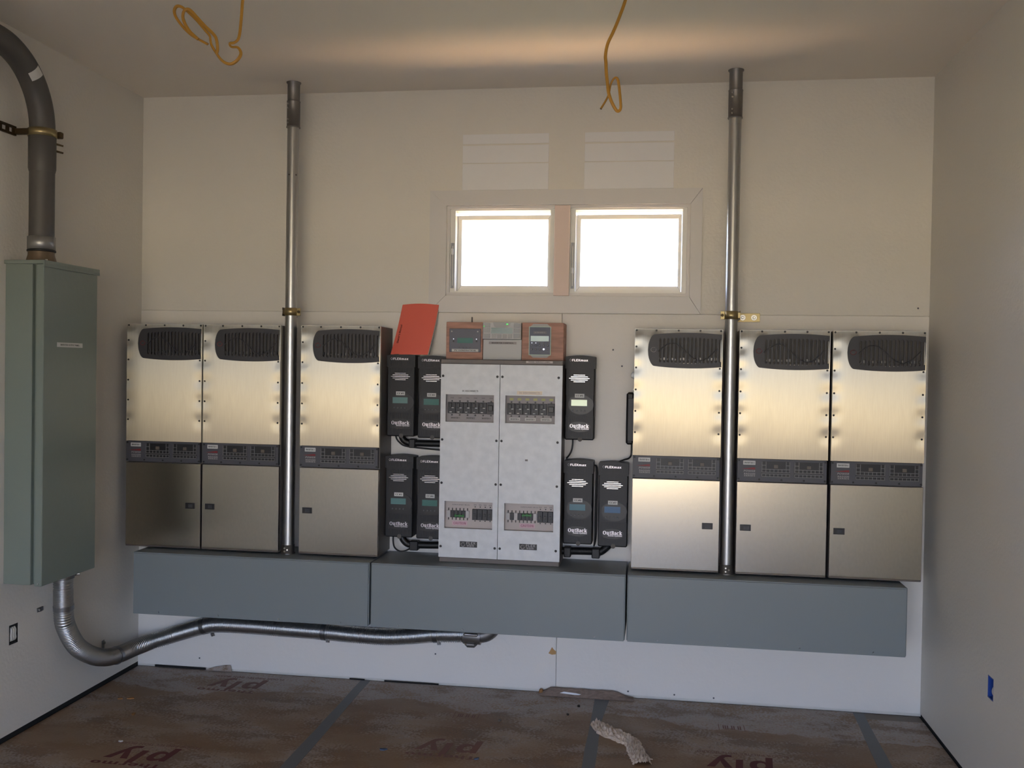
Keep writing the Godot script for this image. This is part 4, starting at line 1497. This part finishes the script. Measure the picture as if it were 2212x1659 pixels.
	for k in 2:
		var cp := thing("knockout_plug", ["larger, upper white plastic plug on the fourth inverter's left side", "smaller white plastic plug on the fourth inverter's left side, just above the slim black box"][k], "plastic cap", V(2.6095, [1.596, 1.5265][k], 0.10), "white caps on the fourth inverter")
		var m := MB.new()
		m.xf = Transform3D(Basis(V(0, 0, 1), PI / 2), Vector3())
		var r: float = [0.0175, 0.0085][k]
		m.lathe(Vector3(), [Vector2(r, 0.0), Vector2(r * 0.96, r * 0.35), Vector2(r * 0.75, r * 0.75), Vector2(r * 0.4, r * 0.95), Vector2(0.0005, r)], 20)
		put("dome", m.done(), M.white_plastic, cp)

	# yellow cables hanging from the ceiling
	var z := 1.45
	var y1 := cord("yellow_cable", "yellow cable hanging from the ceiling on the left, folded into a long tangled loop", "cable", [V(1.212, H - 0.0005, z), V(1.206, 2.96, z), V(1.202, 2.921, z), V(1.198, 2.861, z), V(1.193, 2.800, z + 0.006), V(1.180, 2.779, z + 0.014), V(1.160, 2.777, z + 0.012), V(1.163, 2.769, z), V(1.184, 2.768, z - 0.008), V(1.197, 2.745, z - 0.004), V(1.186, 2.721, z), V(1.165, 2.708, z), V(1.144, 2.710, z), V(1.123, 2.724, z), V(1.104, 2.749, z), V(1.086, 2.777, z), V(1.081, 2.797, z), V(1.078, 2.812, z), V(1.057, 2.836, z), V(1.025, 2.872, z), V(0.988, 2.906, z), V(0.964, 2.922, z), V(0.948, 2.922, z), V(0.940, 2.906, z), V(0.948, 2.882, z), V(0.976, 2.846, z), V(1.009, 2.816, z), V(1.042, 2.797, z), V(1.072, 2.781, z)], 0.0058, M.cable_yellow, "yellow cables hanging from the ceiling", 0.55)
	var t := MB.new()
	var fold := []
	for p in curve([V(1.110, 2.740, z + 0.012), V(1.115, 2.755, z + 0.012), V(1.112, 2.789, z + 0.014), V(1.101, 2.810, z + 0.014), V(1.067, 2.842, z + 0.014), V(1.038, 2.872, z + 0.012), V(1.012, 2.899, z + 0.012), V(0.997, 2.906, z + 0.014), V(0.984, 2.897, z + 0.014), V(0.981, 2.876, z + 0.014), V(0.990, 2.852, z + 0.014), V(1.009, 2.824, z + 0.013), V(1.040, 2.796, z + 0.012)], 0.005):
		fold.append(p - V(1.212, H - 0.0005, z))
	t.tube(fold, 0.0058, 10, 0.55)
	put("folded_end", t.done(), M.cable_yellow, y1)
	z = 1.30
	var y2 := cord("yellow_cable", "yellow cable hanging from the ceiling before the window, its end bent in one loop", "cable", [V(2.592, H - 0.0005, z), V(2.576, 2.945, z), V(2.554, 2.880, z), V(2.534, 2.830, z), V(2.514, 2.786, z), V(2.507, 2.745, z), V(2.509, 2.717, z), V(2.511, 2.683, z), V(2.516, 2.644, z + 0.004), V(2.521, 2.608, z + 0.010), V(2.534, 2.572, z + 0.010), V(2.552, 2.545, z + 0.004), V(2.564, 2.555, z), V(2.562, 2.592, z), V(2.556, 2.640, z), V(2.550, 2.662, z), V(2.539, 2.664, z - 0.004), V(2.527, 2.644, z - 0.010), V(2.520, 2.608, z - 0.010), V(2.509, 2.583, z - 0.006), V(2.494, 2.556, z)], 0.0058, M.cable_yellow, "yellow cables hanging from the ceiling", 0.6)
	t = MB.new()
	t.cyl(V(2.494, 2.556, z) - V(2.592, H - 0.0005, z), V(2.4925, 2.5535, z) - V(2.592, H - 0.0005, z), 0.0045, 0.003, 8)
	put("cut_end", t.done(), M.copper_end, y2)

	# boxes let into the side walls
	var ob := thing("outlet_box", "open outlet box in the left wall, folded white wires inside", "outlet box", V(-0.002, 0.402, 1.010))
	var om := MB.new()
	om.bx(V(-0.060, 0.0005, -0.0295), V(-0.056, 0.0845, 0.0295))
	for w in [[V(-0.058, 0.0005, -0.0295), V(0.0, 0.0845, -0.023)], [V(-0.058, 0.0005, 0.023), V(0.0, 0.0845, 0.0295)], [V(-0.058, 0.0005, -0.0295), V(0.0, 0.010, 0.0295)], [V(-0.058, 0.075, -0.0295), V(0.0, 0.0845, 0.0295)]]:
		om.bx(w[0], w[1])
	put("box", om.done(), M.steel_box, ob)
	for k in 3:
		var zz := -0.014 + k * 0.012
		var wm := MB.new()
		wm.tube(curve([V(-0.050, 0.070, zz), V(-0.020, 0.074, zz - 0.002), V(-0.003, 0.062, zz), V(-0.001, 0.040, zz + 0.003), V(-0.002, 0.022, zz), V(-0.018, 0.012, zz - 0.002), V(-0.040, 0.014, zz)], 0.004), 0.006, 8)
		put("wire", wm.done(), M.wire_white, ob)
	var rb := thing("outlet_box", "open blue outlet box in the right wall near the floor", "outlet box", V(W + 0.002, 0.398, 0.924))
	om = MB.new()
	om.bx(V(0.056, -0.004, -0.036), V(0.060, 0.092, 0.036))
	for w in [[V(-0.0015, -0.003, -0.0355), V(0.058, 0.090, -0.026)], [V(-0.0015, -0.003, 0.026), V(0.058, 0.090, 0.0355)], [V(-0.0015, -0.003, -0.036), V(0.058, 0.004, 0.036)], [V(-0.0015, 0.082, -0.036), V(0.058, 0.090, 0.036)]]:
		om.bx(w[0], w[1])
	put("box", om.done(), M.box_blue, rb)
	om = MB.new()
	om.tube(curve([V(0.045, 0.055, 0.004), V(0.016, 0.052, 0.006), V(0.006, 0.036, 0.006), V(0.012, 0.018, 0.006), V(0.040, 0.014, 0.004)], 0.004), 0.005, 8)
	put("wire", om.done(), M.wire_white, rb)

	# litter on the floor
	var cs := thing("cardboard_strip", "torn folded cardboard strip on the floor against the back wall, below the middle wireway", "cardboard", V(2.40, 0.001, 0.03))
	var rng := RandomNumberGenerator.new()
	rng.seed = 91
	var cm := MB.new()
	var n := 18
	var rows := []
	for i in n + 1:
		var f := float(i) / n
		var x := -0.232 + 0.464 * f
		var hh := 0.034 * clampf(minf(f * 9.0, (1.0 - f) * 5.0), 0.15, 1.0) + rng.randf_range(-0.002, 0.002)
		rows.append([V(x, 0.0005, 0.030 + rng.randf_range(-0.004, 0.004)), V(x, 0.006 + hh * 0.25, 0.018), V(x, hh, 0.002 + rng.randf_range(-0.002, 0.002)), V(x, hh * 0.9, -0.020), V(x, 0.002, -0.024)])
	for i in n:
		for k in 4:
			cm.quad(rows[i][k], rows[i + 1][k], rows[i + 1][k + 1], rows[i][k + 1], V(0, 1, 0.6 if k < 2 else -0.6))
	put("folded_card", cm.done(), M.cardboard, cs)
	put("end_flap", box(V(-0.235, 0.001, -0.012), V(-0.216, 0.022, 0.016), 0.004), M.wood_chip, cs)
	cm = MB.new()
	cm.prism(PackedVector2Array([Vector2(-0.13, 0.016), Vector2(-0.04, 0.010), Vector2(-0.025, 0.015), Vector2(-0.05, 0.020), Vector2(-0.11, 0.024)]), 0.019, 0.021)
	put("paper_scrap", cm.done(), M.white_plastic, cs)

	var rag := thing("rag", "crumpled off-white rag lying on the floor beside the middle tape strip", "rag", V(2.60, 0.0, 0.58))
	var sp := curve([V(-0.135, 0, -0.195), V(-0.085, 0, -0.115), V(-0.020, 0, -0.050), V(0.035, 0, 0.010), V(0.058, 0, 0.105), V(0.085, 0, 0.228)], 0.012)
	var fn := FastNoiseLite.new()
	fn.seed = 92
	fn.frequency = 0.09
	cm = MB.new()
	cm.smooth(false)
	var grid := []
	var nc := 20
	for i in sp.size():
		var f := float(i) / (sp.size() - 1)
		var tdir: Vector3 = (sp[mini(i + 1, sp.size() - 1)] - sp[maxi(i - 1, 0)]).normalized()
		var sdir := tdir.cross(V(0, 1, 0))
		var hw := (0.016 + 0.034 * sin(PI * clampf(f * 1.25 + 0.08, 0.0, 1.0))) if f < 0.62 else 0.040
		var row := []
		for k in nc + 1:
			var u := 2.0 * k / nc - 1.0
			var nz := fn.get_noise_2d(i * 2.2, k * 4.5)
			var yy := 0.003 + 0.006 * (1.0 - u * u) + 0.042 * absf(nz) * (1.0 - absf(u) * 0.5)
			if k == 0 or k == nc:
				yy = 0.001
			row.append(sp[i] + sdir * u * hw * (1.0 + 0.25 * fn.get_noise_2d(i * 5.0, 700.0 + 40.0 * signf(u))) + V(0, yy, 0))
		grid.append(row)
	for i in grid.size() - 1:
		for k in nc:
			cm.quad(grid[i][k], grid[i + 1][k], grid[i + 1][k + 1], grid[i][k + 1], V(0, 1, 0))
	put("cloth", cm.done(), M.rag_cloth, rag)
	cm = MB.new()
	cm.tube(curve([V(0.090, 0.012, 0.14), V(0.105, 0.006, 0.165), V(0.125, 0.003, 0.168)], 0.006), 0.003, 6)
	put("loose_thread", cm.done(), M.rag_cloth, rag)

	var bits := [[1.599, 0.854, "scrap_blue", 0.017, "blue scrap of plastic on the floor left of the faded middle print"], [2.005, 0.875, "scrap_blue", 0.013, "grey blue scrap on the floor right of the faded middle print"], [0.193, 0.495, "wood_chip", 0.012, "wood chip on the left sheet, leftmost of a close pair"], [0.239, 0.480, "wood_chip", 0.017, "larger wood chip on the left sheet, in the pair near the left wall"], [0.360, 0.670, "wood_chip", 0.014, "wood chip on the left sheet, between the pair and the nearest print"], [0.477, 0.975, "wire_white", 0.010, "tiny white crumb on the floor beside the nearest maroon print"], [2.031, 0.431, "toggle_beige", 0.012, "pale chip on the floor beside the stamp of the middle sheet"], [2.373, 0.175, "mud", 0.012, "dark crumb on the floor in front of the cardboard strip, nearer the wall"], [2.332, 0.296, "mud", 0.011, "dark crumb on the floor between the cardboard strip and the rag"]]
	for s in bits:
		var e := thing("floor_scrap", s[4], "scrap", V(s[0], 0.0, s[1]), "small scraps on the floor")
		cm = MB.new()
		var r: float = s[3]
		cm.xf = Transform3D(LAY * Basis(V(0, 0, 1), rng.randf() * TAU), Vector3())
		cm.prism(PackedVector2Array([Vector2(-r, -r * 0.4), Vector2(-r * 0.2, -r * 0.6), Vector2(r, -r * 0.3), Vector2(r * 0.7, r * 0.4), Vector2(-r * 0.3, r * 0.5)]), 0.0006, 0.005)
		put("flake", cm.done(), M[s[2]], e)
	# a broken patch at the plywood joint
	var wb: Node3D = get_node("wall_back")
	cm = MB.new()
	cm.prism(PackedVector2Array([Vector2(2.205, 0.196), Vector2(2.222, 0.190), Vector2(2.242, 0.193), Vector2(2.243, 0.208), Vector2(2.232, 0.216), Vector2(2.222, 0.228), Vector2(2.214, 0.212)]), -0.002, 0.0012)
	put("chipped_patch", cm.done(), M.putty, wb)
	for s in [[1.626, 0.158], [2.604, 0.030], [0.35, 0.060], [2.83, 0.028], [3.02, 0.024], [2.545, 1.64], [2.500, 1.72], [3.93, 1.935]]:
		put("nail_head", shared("nail", func():
			var m := MB.new()
			m.cyl(V(0, 0, 0), V(0, 0, 0.0015), 0.0045, 0.004, 8)
			return m.done()), M.band_grey, wb, V(s[0], s[1], 0.0 if s[1] < 1.89 else -0.002))
